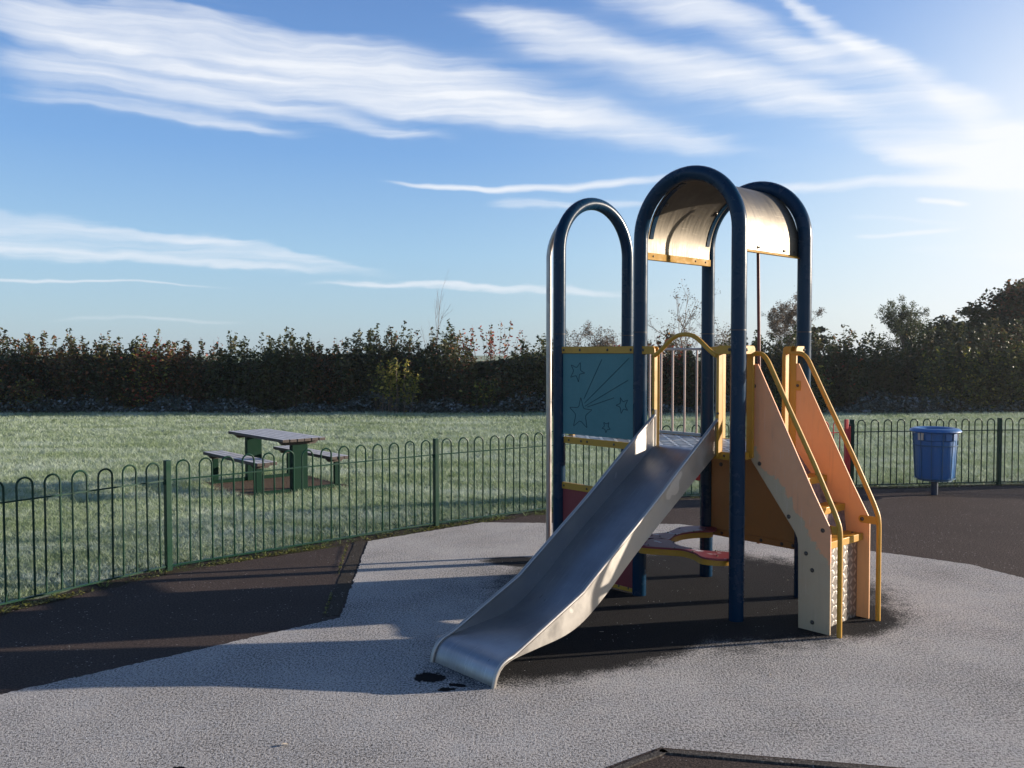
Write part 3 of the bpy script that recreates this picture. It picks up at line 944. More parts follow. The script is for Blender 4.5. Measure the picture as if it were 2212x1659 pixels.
# yellow entrance portals: two uprights with brackets to the posts
def portal(origin, ang, opening=0.285, low=1.175, top=2.005):
    """local x along the side, y outward; origin is one post"""
    Mx = Matrix.Translation(Vector((*origin, 0))) @ Matrix.Rotation(ang, 4, 'Z')
    for sg in (-1, 1):
        cx_ = A/2+sg*(opening+0.012)
        mb_ = MB()
        mb_.box((cx_, -0.005, (low+top-0.03)/2), (0.022, 0.05, top-low-0.05))
        mb_.box((cx_-sg*0.004, 0.022, (low+top-0.05)/2), (0.030, 0.006, top-low-0.07))
        post_x = 0 if sg < 0 else A
        # bracket with a rounded outer corner
        xa, xb = cx_-sg*0.012, post_x-sg*(PR-0.03)*(-1)
        poly = []
        for i in range(7):
            a = PI/2*i/6
            poly.append((xa+sg*0.03*(1-math.cos(a)), top-0.03*(1-math.sin(a))))
        poly += [(xb, top), (xb, top-0.062), (xa, top-0.062)]
        mb_.prism(poly, -0.033, -0.017, 'y')
        mb_.prism(poly, 0.017, 0.028, 'y')
        mb_.box(((cx_+post_x)/2+sg*0.0, 0.0, top-0.003), (abs(cx_-post_x)-0.03, 0.034, 0.005))
        for v_i in range(len(mb_.v)):
            mb_.v[v_i] = tuple(Mx @ Vector(mb_.v[v_i]))
        up = mb_.build('portal_post', M['yellow'], tower, bevel=0.0025)
        bx = (cx_*0.35+post_x*0.65)
        for yy, nn in ((-0.034, (0, -1, 0)), (0.029, (0, 1, 0))):
            pb = Mx @ Vector((bx, yy, top-0.03))
            nb = Mx.to_3x3() @ Vector(nn)
            bolt(up, pb, nb, 0.013)
    return Mx


# slide side faces -y: outward is -y.
portal((0, 0), 0)
portal((A, 0), PI/2)
portal((A, A), PI)
portal((-A, A), -PI/2)

# yellow hoop over the slide mouth
hp = [(0.166, 1.93), (0.19, 1.945), (0.226, 1.970), (0.262, 2.000), (0.302, 2.034), (0.34, 2.062), (0.38, 2.081), (0.42, 2.090), (0.4523, 2.093)]
hp = hp + [(A-x, z) for x, z in hp[-2::-1]]
MB().tube([(x, -0.03, z) for x, z in hp], 0.017, 12).build('slide_hoop', M['yellow'], tower, smooth=60)

# slide: steel bed with two upright sides
def skew(y): return 0.021*y
SU0, SU1 = 0.166, 0.739
bedp = [(0.03, 1.232), (-0.02, 1.225), (-0.07, 1.198), (-0.30, 1.044), (-0.60, 0.838), (-0.90, 0.628), (-1.13, 0.452), (-1.25, 0.366), (-1.32, 0.318), (-1.39, 0.276),
        (-1.46, 0.243), (-1.54, 0.217), (-1.63, 0.199), (-1.75, 0.186), (-1.88, 0.172), (-2.00, 0.158), (-2.05, 0.148), (-2.09, 0.128), (-2.118, 0.098), (-2.14, 0.05), (-2.152, -0.01)]
sidep = [(-0.015, 1.468), (-0.40, 1.182), (-0.75, 0.915), (-1.10, 0.668), (-1.38, 0.47), (-1.447, 0.427), (-1.70, 0.308), (-1.90, 0.214), (-2.00, 0.168), (-2.055, 0.152), (-2.098, 0.130), (-2.126, 0.100), (-2.148, 0.05), (-2.16, -0.01)]
def curve_pts(pts, n=5):
    out = []
    P = [Vector((*p, 0)) for p in pts]
    for i in range(len(P)-1):
        p0, p1, p2, p3 = P[max(i-1, 0)], P[i], P[i+1], P[min(i+2, len(P)-1)]
        for j in range(n):
            t = j/n
            out.append(0.5*((2*p1)+(p2-p0)*t+(2*p0-5*p1+4*p2-p3)*t*t+(-p0+3*p1-3*p2+p3)*t**3))
    out.append(P[-1])
    return [(p.x, p.y) for p in out]
bc = curve_pts(bedp, 3)
mb = MB()
NX = 6
t_ = 0.005
n = len(bc)
for lay in (0, 1):
    for (y, z) in bc:
        for k in range(NX+1):
            x = SU0+(SU1-SU0)*k/NX+skew(y)
            mb.v.append((x, y, z-lay*t_ if y > -2.05 else z-lay*t_*0.3))
        if lay and y <= -2.05:
            for k in range(NX+1):
                vx = mb.v[-(NX+1)+k]; mb.v[-(NX+1)+k] = (vx[0], vx[1]+t_, vx[2])
W1 = NX+1
for i in range(n-1):
    for k in range(NX):
        mb.f.append((i*W1+k, i*W1+k+1, (i+1)*W1+k+1, (i+1)*W1+k))
        q_ = n*W1
        mb.f.append((q_+i*W1+k, q_+(i+1)*W1+k, q_+(i+1)*W1+k+1, q_+i*W1+k+1))
slide = mb.build('slide', M['chute'], tower, smooth=50)
def zat(c, y):
    for i in range(len(c)-1):
        if c[i][0] >= y >= c[i+1][0]:
            t = (c[i][0]-y)/max(1e-6, c[i][0]-c[i+1][0])
            return c[i][1]+(c[i+1][1]-c[i][1])*t
    return c[-1][1]
for sg, xs in ((-1, SU0), (1, SU1)):
    top_c = [(y, z) for y, z in curve_pts(sidep, 4)]
    low_c = [(y, z-0.012) for y, z in bc if y <= -0.016]
    low_c = [(y, min(z, zat(top_c, y)-0.010)) if y > -2.03 else (y+0.012, z) for y, z in low_c]
    mb = MB()
    # ladder of quads between top curve and bottom curve
    N = 60
    def samp(c, t):
        # arc-length sampling
        Ls = [0]
        for i in range(1, len(c)): Ls.append(Ls[-1]+math.dist(c[i], c[i-1]))
        d = t*Ls[-1]
        for i in range(1, len(c)):
            if Ls[i] >= d:
                u_ = (d-Ls[i-1])/max(1e-9, Ls[i]-Ls[i-1])
                return (c[i-1][0]+(c[i][0]-c[i-1][0])*u_, c[i-1][1]+(c[i][1]-c[i-1][1])*u_)
        return c[-1]
    for i in range(N+1):
        y, z = samp(top_c, i/N)
        # bottom point below/perpendicular
        yb, zb = samp(low_c, i/N)
        for x in (xs+sg*0.000, xs+sg*0.006):
            mb.v.append((x+skew(y), y, z))
            mb.v.append((x+skew(yb), yb, zb))
    for i in range(N):
        a = i*4; b_ = a+4
        mb.f += [(a, a+1, b_+1, b_), (a+2, b_+2, b_+3, a+3), (a, b_, b_+2, a+2), (a+1, a+3, b_+3, b_+1)]
    mb.f += [(0, 2, 3, 1)]
    sw = mb.build('slide_side', M['chute_side'], slide, smooth=40)
    # rolled handrail lip along the top edge
    lip = [(xs+sg*0.007+skew(y), y, z) for y, z in top_c]
    MB().tube(lip, 0.0135, 10).build('rolled_lip', M['chute_side'], slide, smooth=60)
    # dark bracket where the side meets the portal
    MB().box((xs+sg*0.004, -0.012, 1.36), (0.012, 0.03, 0.30)).build('end_bracket', M['black'], slide, bevel=0.002)
    bolt(slide, (xs+sg*0.012, -0.03, 1.51), (0, -1, 0), 0.010)

# staircase -----------------------------------------------------------
SN, SF = 0.182, 0.752
spoly = [(0.905, 1.871), (0.953, 1.871), (1.402, 0.985), (1.520, 0.768), (1.532, 0.735), (1.535, -0.02), (1.298, -0.02), (1.290, 0.60), (1.283, 0.648), (1.262, 0.69), (1.125, 0.872), (0.897, 1.176)]
near_b = MB().prism(spoly, SN-0.0075, SN+0.0075, 'y').build('stair_side', M['board_near'], tower, bevel=0.003, smooth=30)
near_b['label'] = 'pink-orange side board with faded grey margin'
far_b = MB().prism(spoly, SF-0.0075, SF+0.0075, 'y').build('stair_side', M['board_far'], tower, bevel=0.003, smooth=30)
for (x, z) in ((0.925, 1.71), (0.975, 1.145), (1.215, 0.79), (1.352, 0.55), (1.40, 0.44), (1.405, 0.075), (1.475, 0.73)):
    bolt(near_b, (x, SN-0.009, z), (0, -1, 0), 0.0135)
for (fx, fz, tz) in ((1.478, 0.60, 0.638), (1.336, 0.80, 0.838), (1.190, 0.995, 1.035)):
    dd = 0.155
    y_a, y_b = SN+0.010, SF-0.010
    tr = MB()
    # tread board
    tr.box((fx-dd/2, (y_a+y_b)/2, tz-0.012), (dd, y_b-y_a, 0.022))
    t_o = tr.build('tread', M['yellow'], tower, bevel=0.004)
    # folded nosing
    MB().box((fx+0.004, (y_a+y_b)/2, tz-0.026), (0.012, y_b-y_a+0.002, 0.052)).build('nosing', M['yellow'], t_o, bevel=0.004)
    for yy in (y_a+0.05, y_b-0.05):
        bolt(t_o, (fx-0.05, yy, tz), (0, 0, 1), 0.010)
# closed risers behind the treads, leaning with the flight
for (xa, za, xb, zb) in ((1.345, 0.63, 1.325, 0.80), (1.205, 0.83, 1.178, 0.995), (1.058, 1.03, 0.93, 1.20)):
    poly = [(xa, za), (xa+0.012, za), (xb+0.012, zb), (xb, zb)]
    MB().prism(poly, SN+0.009, SF-0.009, 'y').build('riser', M['riser'], tower)
MB().box((1.44, (SN+SF)/2, 0.285), (0.006, SF-SN-0.018, 0.60)).build('kick_plate', M['chequer'], tower)

# handrails
def smooth_path(pts, n=6):
    out = []
    P = [Vector((*p, 0)) for p in pts]
    for i in range(len(P)-1):
        p0, p1, p2, p3 = P[max(i-1, 0)], P[i], P[i+1], P[min(i+2, len(P)-1)]
        for j in range(n):
            t = j/n
            out.append(0.5*((2*p1)+(p2-p0)*t+(2*p0-5*p1+4*p2-p3)*t*t+(-p0+3*p1-3*p2+p3)*t**3))
    out.append(P[-1])
    return [(p.x, p.y) for p in out]
hr = [(0.905, 1.948), (0.94, 1.949), (0.975, 1.944), (1.005, 1.925), (1.032, 1.892), (1.055, 1.850)]
hr2 = [(1.20, 1.568), (1.40, 1.185), (1.555, 0.865)]
hr3 = [(1.575, 0.818), (1.590, 0.775), (1.597, 0.73), (1.599, 0.67)]
path = smooth_path(hr)+hr2+smooth_path(hr3, 4)+[(1.600, 0.35), (1.601, -0.03)]
for yy, sgn in ((SN, -1), (SF, 1)):
    h_ = MB().tube([(x, yy+0.0, z) for x, z in path], 0.0175, 14).build('handrail', M['yellow'], tower, smooth=60)
    br = [(1.465, 0.765), (1.592, 0.765), (1.592, 0.712), (1.465, 0.712)]
    yb = yy-sgn*0.011 if sgn > 0 else yy+0.0
    # flat bracket on the inner face, rounded at the board end
    pl = [(1.590, 0.768), (1.590, 0.712)]
    for i in range(9):
        a = -PI/2-PI*i/8
        pl.append((1.478+0.028*math.cos(a), 0.740+0.028*math.sin(a)))
    y_in = yy+0.0105 if sgn < 0 else yy-0.0105
    MB().prism(pl, y_in-0.003, y_in+0.003, 'y').build('rail_bracket', M['yellow'], h_, bevel=0.001)
    if sgn > 0:
        bolt(h_, (1.478, SF-0.0145, 0.740), (0, -1, 0), 0.016)
        MB().box((0.945, SF-0.0105, 1.70), (0.06, 0.006, 0.075)).build('board_bracket', M['yellow'], h_, bevel=0.002)
        bolt(h_, (0.95, SF-0.0145, 1.70), (0, -1, 0), 0.013)

# fire pole on the open left end of the star bay
px_, py_ = -A-0.548, A/2-0.04
pts = [(px_, py_, -0.05), (px_, py_, 1.5), (px_, py_, 2.86)]
for i in range(1, 15):
    a = PI/2*i/14
    pts.append((px_+0.548*(1-math.cos(a)), py_+0.04*i/14, 2.86+0.437*math.sin(a)))
MB().tube(pts, 0.0265, 18).build('fire_pole', M['silver'], tower, smooth=60)
MB().tube([(A/2+0.015, A+0.075, 0.36), (A/2+0.012, A+0.075, 1.6), (A/2-0.012, A+0.060, 3.22)], 0.0135, 12).build('thin_climbing_pole', M['rust_pole'], tower)

# wavy bench boards under the slide
p2 = [(0.05, -0.13), (0.161, -0.139), (0.331, -0.039), (0.431, 0.005), (0.558, -0.025), (0.696, -0.10), (0.85, -0.01), (0.86, 0.17), (0.707, 0.175), (0.564, 0.09), (0.46, 0.08), (0.292, 0.105), (0.136, 0.205), (0.03, 0.16)]
p1 = [(0.01, 0.15), (0.125, 0.215), (0.075, 0.353), (0.056, 0.515), (0.10, 0.671), (0.17, 0.78), (0.1, 0.90), (-0.034, 0.846), (-0.116, 0.681), (-0.080, 0.547), (-0.059, 0.388), (-0.099, 0.275), (-0.08, 0.12)]
def closed_smooth(pts, n=4):
    out = []
    P = [Vector((*p, 0)) for p in pts]; L_ = len(P)
    for i in range(L_):
        p0, p1_, p2_, p3 = P[i-1], P[i], P[(i+1) % L_], P[(i+2) % L_]
        for j in range(n):
            t = j/n
            out.append(0.5*((2*p1_)+(p2_-p0)*t+(2*p0-5*p1_+4*p2_-p3)*t*t+(-p0+3*p1_-3*p2_+p3)*t**3))
    return [(p.x, p.y) for p in out]
for pl in (p2, p1):
    b_ = MB().prism(closed_smooth(pl), 0.437, 0.452, 'z').build('bench_board', M['red_seat'], tower, smooth=30, bevel=0.002)
    cc = Vector((sum(p[0] for p in pl)/len(pl), sum(p[1] for p in pl)/len(pl)))
    apr = [tuple(cc+(Vector(p)-cc)*0.90) for p in closed_smooth(pl)]
    MB().prism(apr, 0.392, 0.436, 'z').build('bench_frame', M['yellow'], b_, smooth=30)
    for t in range(0, len(pl), 2):
        p = cc+(Vector(pl[t])-cc)*0.72
        bolt(b_, (p.x, p.y, 0.453), (0, 0, 1), 0.009)

# ------------------------------------------------------------------ fences
def seg_panel(a, b, parent, pitch, material, zt=0.995, bar=0.0085, end_gap=0.085, hoopw=None):
    a = Vector(a); b = Vector(b); L = (b-a).length; d = (b-a)/L
    mb_ = MB()
    n_ = max(1, round((L-end_gap*2+pitch*0.42)/pitch))
    span = L-end_gap*2
    pp = span/(n_-0.42)
    hw = pp*0.56/2 if hoopw is None else hoopw
    jr = random.Random(int(abs(a.x*100)+abs(b.y*37)))
    for i in range(n_):
        c = end_gap+hw+i*(span-2*hw)/max(1, n_-1)+jr.uniform(-0.004, 0.004)
        tj = jr.uniform(-0.006, 0.004); lj = jr.uniform(-0.006, 0.006)
        pts = [(c-hw-lj, 0.045), (c-hw, zt-hw-bar+tj)]
        for k in range(1, 10):
            t = PI*k/10
            pts.append((c-hw*math.cos(t), zt-bar-hw+hw*math.sin(t)+tj))
        pts += [(c+hw, zt-hw-bar+tj), (c+hw-lj, 0.045)]
        mb_.tube([(a.x+d.x*s_, a.y+d.y*s_, z) for s_, z in pts], bar, 8)
    e0, e1 = a+d*0.03, b-d*0.03
    mb_.box(((e0.x+e1.x)/2, (e0.y+e1.y)/2, 0.815), ((e1-e0).length, 0.012, 0.013), math.atan2(d.y, d.x))
    mb_.box(((e0.x+e1.x)/2, (e0.y+e1.y)/2, 0.045), ((e1-e0).length, 0.024, 0.014), math.atan2(d.y, d.x))
    for e in (e0, e1):
        for z in (0.80,):
            mb_.tube([(e.x, e.y, z-0.02), (e.x, e.y, z+0.01)], 0.014, 8)
    return mb_.build('hoop_panel', material, parent)


def fence_post(p, parent, ang, h=0.995, material=None, s_=0.052):
    mb_ = MB().box((p[0], p[1], h/2-0.03), (s_, s_, h+0.06), ang)
    return mb_.build('fence_post', material or M['fence'], parent, bevel=0.004)


fl = empty('hoop_fence', (FA.x, FA.y, 0))
tag(fl, 'long green hoop-topped railing running from the left edge to the red gate', 'fence', 'green hoop railings')
fl2 = empty('hoop_fence', (FE.x, FE.y, 0))
tag(fl2, 'green hoop-topped railing to the right of the red gate, behind the blue bin', 'fence', 'green hoop railings')
def local(o, p): return (p[0]-o.location.x, p[1]-o.location.y)
def run(o, pts, pitches):
    for i in range(len(pts)-1):
        a, b_ = local(o, pts[i]), local(o, pts[i+1])
        seg_panel(a, b_, o, pitches[i], M['fence'])
    for i, p in enumerate(pts):
        q_ = pts[min(i+1, len(pts)-1)]; r_ = pts[max(i-1, 0)]
        fence_post(local(o, p), o, math.atan2(q_[1]-r_[1], q_[0]-r_[0]))
run(fl, [FY, FZ, FA, FB, FC, G1], [0.215, 0.215, 0.213, 0.213, 0.213])
run(fl2, [G2, FE, FF, FG], [0.203, 0.203, 0.203])

gate = empty('gate', (G2.x, G2.y, 0))
tag(gate, 'red hoop-topped metal gate between the two green railings', 'gate')
gd_ = (G1-G2).normalized()
a = gd_*0.10; b_ = gd_*((G1-G2).length-0.06)
seg_panel(tuple(a+gd_*0.02), tuple(b_), gate, 0.2, M['red_gate'], zt=0.985, end_gap=0.09)
for p, hh in ((a, 1.0), (b_, 1.0)):
    MB().box((p.x, p.y, hh/2+0.02), (0.045, 0.045, hh-0.04), math.atan2(gd_.y, gd_.x)).build('gate_stile', M['red_gate'], gate, bevel=0.003)
MB().tube([(a.x*0.45, a.y*0.45, 0.93), (a.x*0.45, a.y*0.45, 0.90)], 0.022, 10).build('hinge', M['black'], gate)
MB().tube([(a.x*0.55, a.y*0.55, 0.20), (a.x*0.55, a.y*0.55, 0.90)], 0.026, 12).build('gate_closer', M['red_gate'], gate)

# ------------------------------------------------------------------ litter bin
bx, by = 5.795, 11.969
binn = empty('litter_bin', (bx, by, 0), R(10))
tag(binn, 'dark blue round fluted litter bin on a post in front of the right-hand railing', 'bin')
MB().tube([(0, 0, -0.03), (0, 0, 0.24)], 0.045, 20).build('post', M['bin_dark'], binn)
flute = lambda a, z: 1.0+0.018*math.copysign(abs(math.sin(a*8))**0.4, math.sin(a*8))*(1 if z > 0.24 else 0.3)
MB().lathe([(0.001, 0.235), (0.20, 0.235), (0.232, 0.25), (0.243, 0.28), (0.262, 0.76), (0.255, 0.765), (0.235, 0.30), (0.001, 0.27)], 128, fn=flute).build('liner', M['bin_blue'], binn)
MB().lathe([(0.245, 0.765), (0.268, 0.77), (0.274, 0.86), (0.266, 0.86), (0.25, 0.78)], 48).build('bag_rim', M['bin_blue'], binn)
lid = MB().lathe([(0.19, 0.895), (0.20, 0.915), (0.26, 0.932), (0.30, 0.922), (0.325, 0.900), (0.33, 0.888), (0.322, 0.880), (0.29, 0.884), (0.20, 0.885), (0.19, 0.895)], 64).build('lid', M['bin_blue'], binn, smooth=60)
cg = MB()
for k in range(12):
    a = 2*PI*(k+0.5)/12
    cg.tube([(0.20*math.cos(a), 0.20*math.sin(a), 0.222), (0.252*math.cos(a), 0.252*math.sin(a), 0.245), (0.272*math.cos(a), 0.272*math.sin(a), 0.62), (0.29*math.cos(a), 0.29*math.sin(a), 0.885)], 0.006, 6)
for z, r_ in ((0.245, 0.253), (0.70, 0.279)):
    cg.tube([(r_*math.cos(2*PI*i/40), r_*math.sin(2*PI*i/40), z) for i in range(41)], 0.007, 6)
cg.lathe([(0.001, 0.215), (0.22, 0.215), (0.22, 0.225), (0.001, 0.225)], 32)
cg.build('cage', M['cage'], binn)
for k in range(6):
    a = R(195+k*25)
    if k in (2,): continue
    MB().box((0.281*math.cos(a), 0.281*math.sin(a), 0.82), (0.008, 0.085, 0.095), a).build('collar_plate', M['bag'] if k in (0, 5) else M['bin_blue'], binn, bevel=0.002)

# ------------------------------------------------------------------ picnic table
pt = empty('picnic_table', (TC.x, TC.y, 0), TROT)
tag(pt, 'frosted dark plank picnic table with two benches on green metal legs in the field', 'picnic table')
# local x along the table, local y across it (TN is +y)
top = MB()
for k in range(6):
    y = -0.275+0.11*k
    top.box((0, y, 0.745), (1.82+0.01*((k*7) % 3), 0.098, 0.042))
top.build('tabletop', M['plank'], pt, bevel=0.004)
for sx_ in (-0.74, 0.74):
    MB().prism([(-0.30, 0.722), (0.30, 0.722), (0.24, 0.672), (-0.24, 0.672)], sx_-0.035, sx_+0.035, 'x').build('table_bearer', M['plank'], pt)
    lg = MB().box((sx_, 0, 0.34), (0.09, 0.235, 0.665)).build('table_leg', M['table_green'], pt, bevel=0.004)
    MB().box((sx_, 0, 0.035), (0.05, 1.30, 0.05)).build('base_bar', M['table_green'], pt, bevel=0.003)
for sy in (-1, 1):
    st_ = MB()
    for k in range(3):
        st_.box((0, sy*(0.46+0.10*k), 0.455), (1.86+0.01*((k*5) % 3), 0.09, 0.045))
    st_.build('seat', M['plank'], pt, bevel=0.004)
    for sx_ in (-0.74, 0.74):
        MB().prism([(sy*0.43, 0.43), (sy*0.70, 0.43), (sy*0.66, 0.385), (sy*0.47, 0.385)], sx_-0.03, sx_+0.03, 'x').build('seat_bearer', M['plank'], pt)
        MB().box((sx_, sy*0.60, 0.21), (0.05, 0.085, 0.35)).build('seat_leg', M['table_green'], pt, bevel=0.003)

# ------------------------------------------------------------------ fallen leaves on the play surface
def fallen(x, y, z, s_, rz, label):
    mb_ = MB()
    pts = []
    for i in range(5):
        t = i/4
        wd = 0.5*math.sin(PI*min(1, t*0.9+0.08))*0.55
        pts.append((t-0.5, wd, 0.12*math.sin(t*3+rz)+0.03))
    for (t, wd, zz) in pts:
        mb_.v += [(t*s_, -wd*s_, zz*s_+0.25*s_*abs(wd)), (t*s_, 0, zz*s_), (t*s_, wd*s_, zz*s_+0.35*s_*abs(wd))]
    for i in range(4):
        a = i*3
        mb_.f += [(a, a+1, a+4, a+3), (a+1, a+2, a+5, a+4)]
    o = mb_.build('fallen_leaf', M['dead_leaf'], loc=(x, y, z+0.03*s_+0.002))
    o.rotation_euler = (0, 0, rz)
    tag(o, label, 'leaf', 'dead leaves on the rubber surface')
fallen(-1.12, 4.26, 0.014, 0.040, 0.8, 'small pale curled dead leaf on the sunlit grey surface at lower left')
fallen(0.62, 6.02, 0.014, 0.045, 2.2, 'small pale dead leaf on dark rubber just right of the slide run-out')
fallen(1.55, 5.20, 0.014, 0.030, 0.2, 'tiny dead leaf on sunlit grey surface below the orange steps')
fallen(2.35, 7.4, 0.014, 0.028, 1.2, 'tiny pale dead leaf on the rubber behind the orange steps')


# ------------------------------------------------------------------ vegetation
def raw_mesh(name, V, F, material, parent=None, n=4):
    me = bpy.data.meshes.new(name)
    V = np.asarray(V, dtype=np.float32); F = np.asarray(F, dtype=np.int32)
    me.vertices.add(len(V)); me.vertices.foreach_set('co', V.ravel())
    me.loops.add(F.size); me.loops.foreach_set('vertex_index', F.ravel())
    me.polygons.add(len(F)); me.polygons.foreach_set('loop_start', np.arange(0, F.size, n, dtype=np.int32))
    me.update(calc_edges=True)
    me.materials.append(material)
    o = bpy.data.objects.new(name, me)
    COL.objects.link(o)
    if parent: o.parent = parent
    return o


def leaf_mesh(name, P, size, material, parent, rng, flat=0.3, aspect=1.7):
    N = len(P)
    d = rng.normal(size=(N, 3)); d[:, 2] *= 0.6; d /= np.linalg.norm(d, axis=1)[:, None]
    r = rng.normal(size=(N, 3)); n_ = np.cross(d, r); n_ /= np.linalg.norm(n_, axis=1)[:, None]
    s = size*rng.uniform(0.6, 1.35, N)[:, None]
    a = d*s*0.5*aspect; b_ = n_*s*0.5
    V = np.stack([P-a, P+b_*0.9-a*0.1, P+a, P-b_*0.9-a*0.1], axis=1).reshape(-1, 3)
    F = np.arange(4*N).reshape(N, 4)
    return raw_mesh(name, V, F, material, parent)


def shoots_shrub(name, label, cat, x, y, wd, dp, h, mats, seed, shoots=46, per=115, leaf=0.072, bare=0.0, group=None, low=0.02, spread=0.16, stem_m='stem', stem_r=0.012, fill=0.5, hvar=0.38, trunk=False):
    """a shrub of upright leafy shoots; mats = list of (material key, share)"""
    rng = np.random.default_rng(seed)
    o = empty(name, (x, y, 0))
    tag(o, label, cat, group)
    st = MB()
    P = []
    for i in range(shoots):
        bx_ = rng.uniform(-wd/2, wd/2)*0.85; by_ = rng.uniform(-dp/2, dp/2)*0.8
        edge = 1-0.22*(abs(bx_)/(wd/2))**2
        hh = h*(1.03 if i % 5 == 0 else 0.98)*edge*(1-hvar*rng.uniform()**1.2)
        lean = np.array([bx_*0.28+rng.normal()*0.10*h/2.6, by_*0.15+rng.normal()*0.08])
        base = np.array([bx_*0.8, by_, 0.0])
        pts = []
        for t in np.linspace(0, 1, 6):
            pts.append((base[0]+lean[0]*t**1.4+0.03*math.sin(7*t+i), base[1]+lean[1]*t, hh*t))
        if i < 40 or bare > 0: st.tube(pts, [stem_r*(1-0.8*t) for t in np.linspace(0, 1, 6)], 4, cap=False)
        k = int(per*(1-bare))
        t = bare*0.62+(1-bare*0.62)*rng.uniform(low, 1, k)**0.8
        idx = np.clip(t*5, 0, 4.999); i0 = idx.astype(int); fr = (idx-i0)[:, None]
        pa = np.array(pts)
        c = pa[i0]*(1-fr)+pa[np.minimum(i0+1, 5)]*fr
        sp_ = spread*(1.25-1.02*t)[:, None]
        c = c+rng.normal(size=(k, 3))*np.array([1, 1, 0.6])*sp_
        P.append(c)
    if fill > 0:
        k = int(shoots*per*fill)
        q_ = rng.uniform(-1, 1, (k, 3))
        c = np.stack([q_[:, 0]*wd*0.52, q_[:, 1]*dp*0.5, (q_[:, 2]*0.5+0.5)**0.9*h*0.74*(1-0.2*q_[:, 0]**2)], axis=1)
        P.append(c)
    P = np.concatenate(P)
    P = P[P[:, 2] > 0.03]
    if st.v: st.build('stems', M[stem_m], o, smooth=0)
    sel = rng.uniform(size=len(P))
    acc = 0
    for key, share in mats:
        mk = (sel >= acc) & (sel < acc+share)
        acc += share
        if mk.sum() > 5:
            leaf_mesh('foliage', P[mk], leaf, M[key], o, rng)
    return o


def X(px, y):    # horizontal position seen at column px, standing y metres away
    return (px-1106.0)/1893.5*y


def Zt(py, y):   # height seen at row py, y metres away
    return 1.95+(762.9-py)/1893.5*y


HG = 'shrubs of the hedge along the far side of the field'
def hedge(px0, px1, py, y, mats, seed, label, name='hedge_shrub', **kw):
    wd = X(px1, y)-X(px0, y)+0.7
    shoots_shrub(name, label, 'shrub', X((px0+px1)/2, y), y, wd, kw.pop('dp', 2.0), Zt(py, y), mats, seed, group=HG, shoots=kw.pop('shoots', max(14, int(wd*19))), **kw)


D = 'leaf_dark'
hedge(-120, 60, 706, 29.6, [(D, 0.8), ('leaf_rust', 0.2)], 11, 'dark green hedge shrub cut by the left edge of the photo')
hedge(-60, 72, 812, 28.7, [('leaf_rust', 0.35), ('leaf_yellow', 0.15), (D, 0.5)], 12, 'low rust and yellow shrub at the hedge foot by the left edge', dp=1.0)
hedge(60, 165, 708, 29.8, [(D, 0.68), ('leaf_rust', 0.32)], 13, 'dark spiky hedge shrub, second from the left edge')
hedge(155, 250, 716, 29.6, [(D, 0.75), ('leaf_rust', 0.25)], 14, 'dark green hedge shrub beside the yellow and red tinged one', )
hedge(235, 312, 722, 29.9, [(D, 0.97), ('leaf_mid', 0.03)], 15, 'narrow dark green hedge shrub just left of the yellow and red tinged one')
hedge(300, 358, 714, 29.7, [(D, 0.5), ('leaf_yellow', 0.22), ('leaf_red', 0.28)], 16, 'hedge shrub with mixed yellow and red leaf tips')
hedge(350, 432, 726, 29.9, [(D, 0.5), ('leaf_rust', 0.5)], 17, 'rust-tinged hedge shrub right of the yellow and red tinged one')
hedge(428, 488, 748, 30.0, [(D, 0.8), ('leaf_rust', 0.2)], 18, 'lowest dark shrub in the dip of the hedge')
hedge(445, 482, 724, 31.2, [('leaf_red', 0.6), ('leaf_brown', 0.4)], 19, 'thin shrub with red leaf tips rising in the dip of the hedge', bare=0.6, shoots=9, per=50, fill=0, dp=0.8)
hedge(485, 592, 713, 29.6, [(D, 0.85), ('leaf_mid', 0.15)], 20, 'broad dense green shrub above the left picnic bench')
hedge(590, 668, 704, 29.8, [(D, 0.9), ('leaf_mid', 0.1)], 21, 'tall green shrub above the picnic tabletop')
hedge(645, 760, 738, 30.0, [(D, 0.6), ('leaf_rust', 0.4)], 22, 'lower shrub with reddish tips right of the picnic table')
hedge(690, 745, 722, 31.0, [('leaf_rust', 0.7), ('leaf_red', 0.3)], 23, 'sparse rusty sprigs standing out of the low shrub', bare=0.6, shoots=9, per=50, fill=0, dp=0.8)
hedge(755, 840, 698, 29.7, [(D, 0.93), ('leaf_mid', 0.07)], 24, 'tall dark green shrub behind the left half of the yellow-green sapling')
hedge(835, 925, 697, 29.9, [(D, 0.88), ('leaf_rust', 0.12)], 25, 'tall dark green shrub behind the right half of the yellow-green sapling')
hedge(915, 1005, 695, 29.8, [(D, 0.7), ('leaf_mid', 0.22), ('leaf_rust', 0.08)], 26, 'green shrub left of the red-leaved stems')
hedge(1000, 1120, 690, 30.6, [('leaf_red', 0.55), ('leaf_rust', 0.25), ('leaf_mid', 0.2)], 27, 'tall thin bare stems topped with bright red leaves', name='red_leaved_shrub', bare=0.62, shoots=30, per=75, fill=0, stem_m='stem_pale', dp=1.2, hvar=0.2)
hedge(1000, 1125, 792, 29.6, [(D, 0.75), ('leaf_rust', 0.25)], 28, 'low dark undergrowth shrub at the foot of the red-leaved stems')
hedge(1115, 1215, 716, 29.7, [(D, 0.85), ('leaf_mid', 0.15)], 29, 'dark green shrub right of the red-leaved stems, behind the silver pole')
hedge(1205, 1300, 742, 30.0, [(D, 0.7), ('leaf_rust', 0.3)], 30, 'brownish shrub behind the star panel')
hedge(1290, 1400, 735, 30.2, [(D, 0.6), ('leaf_rust', 0.3), ('leaf_red', 0.1)], 31, 'shrub with red sprigs behind the arch post beside the star panel')
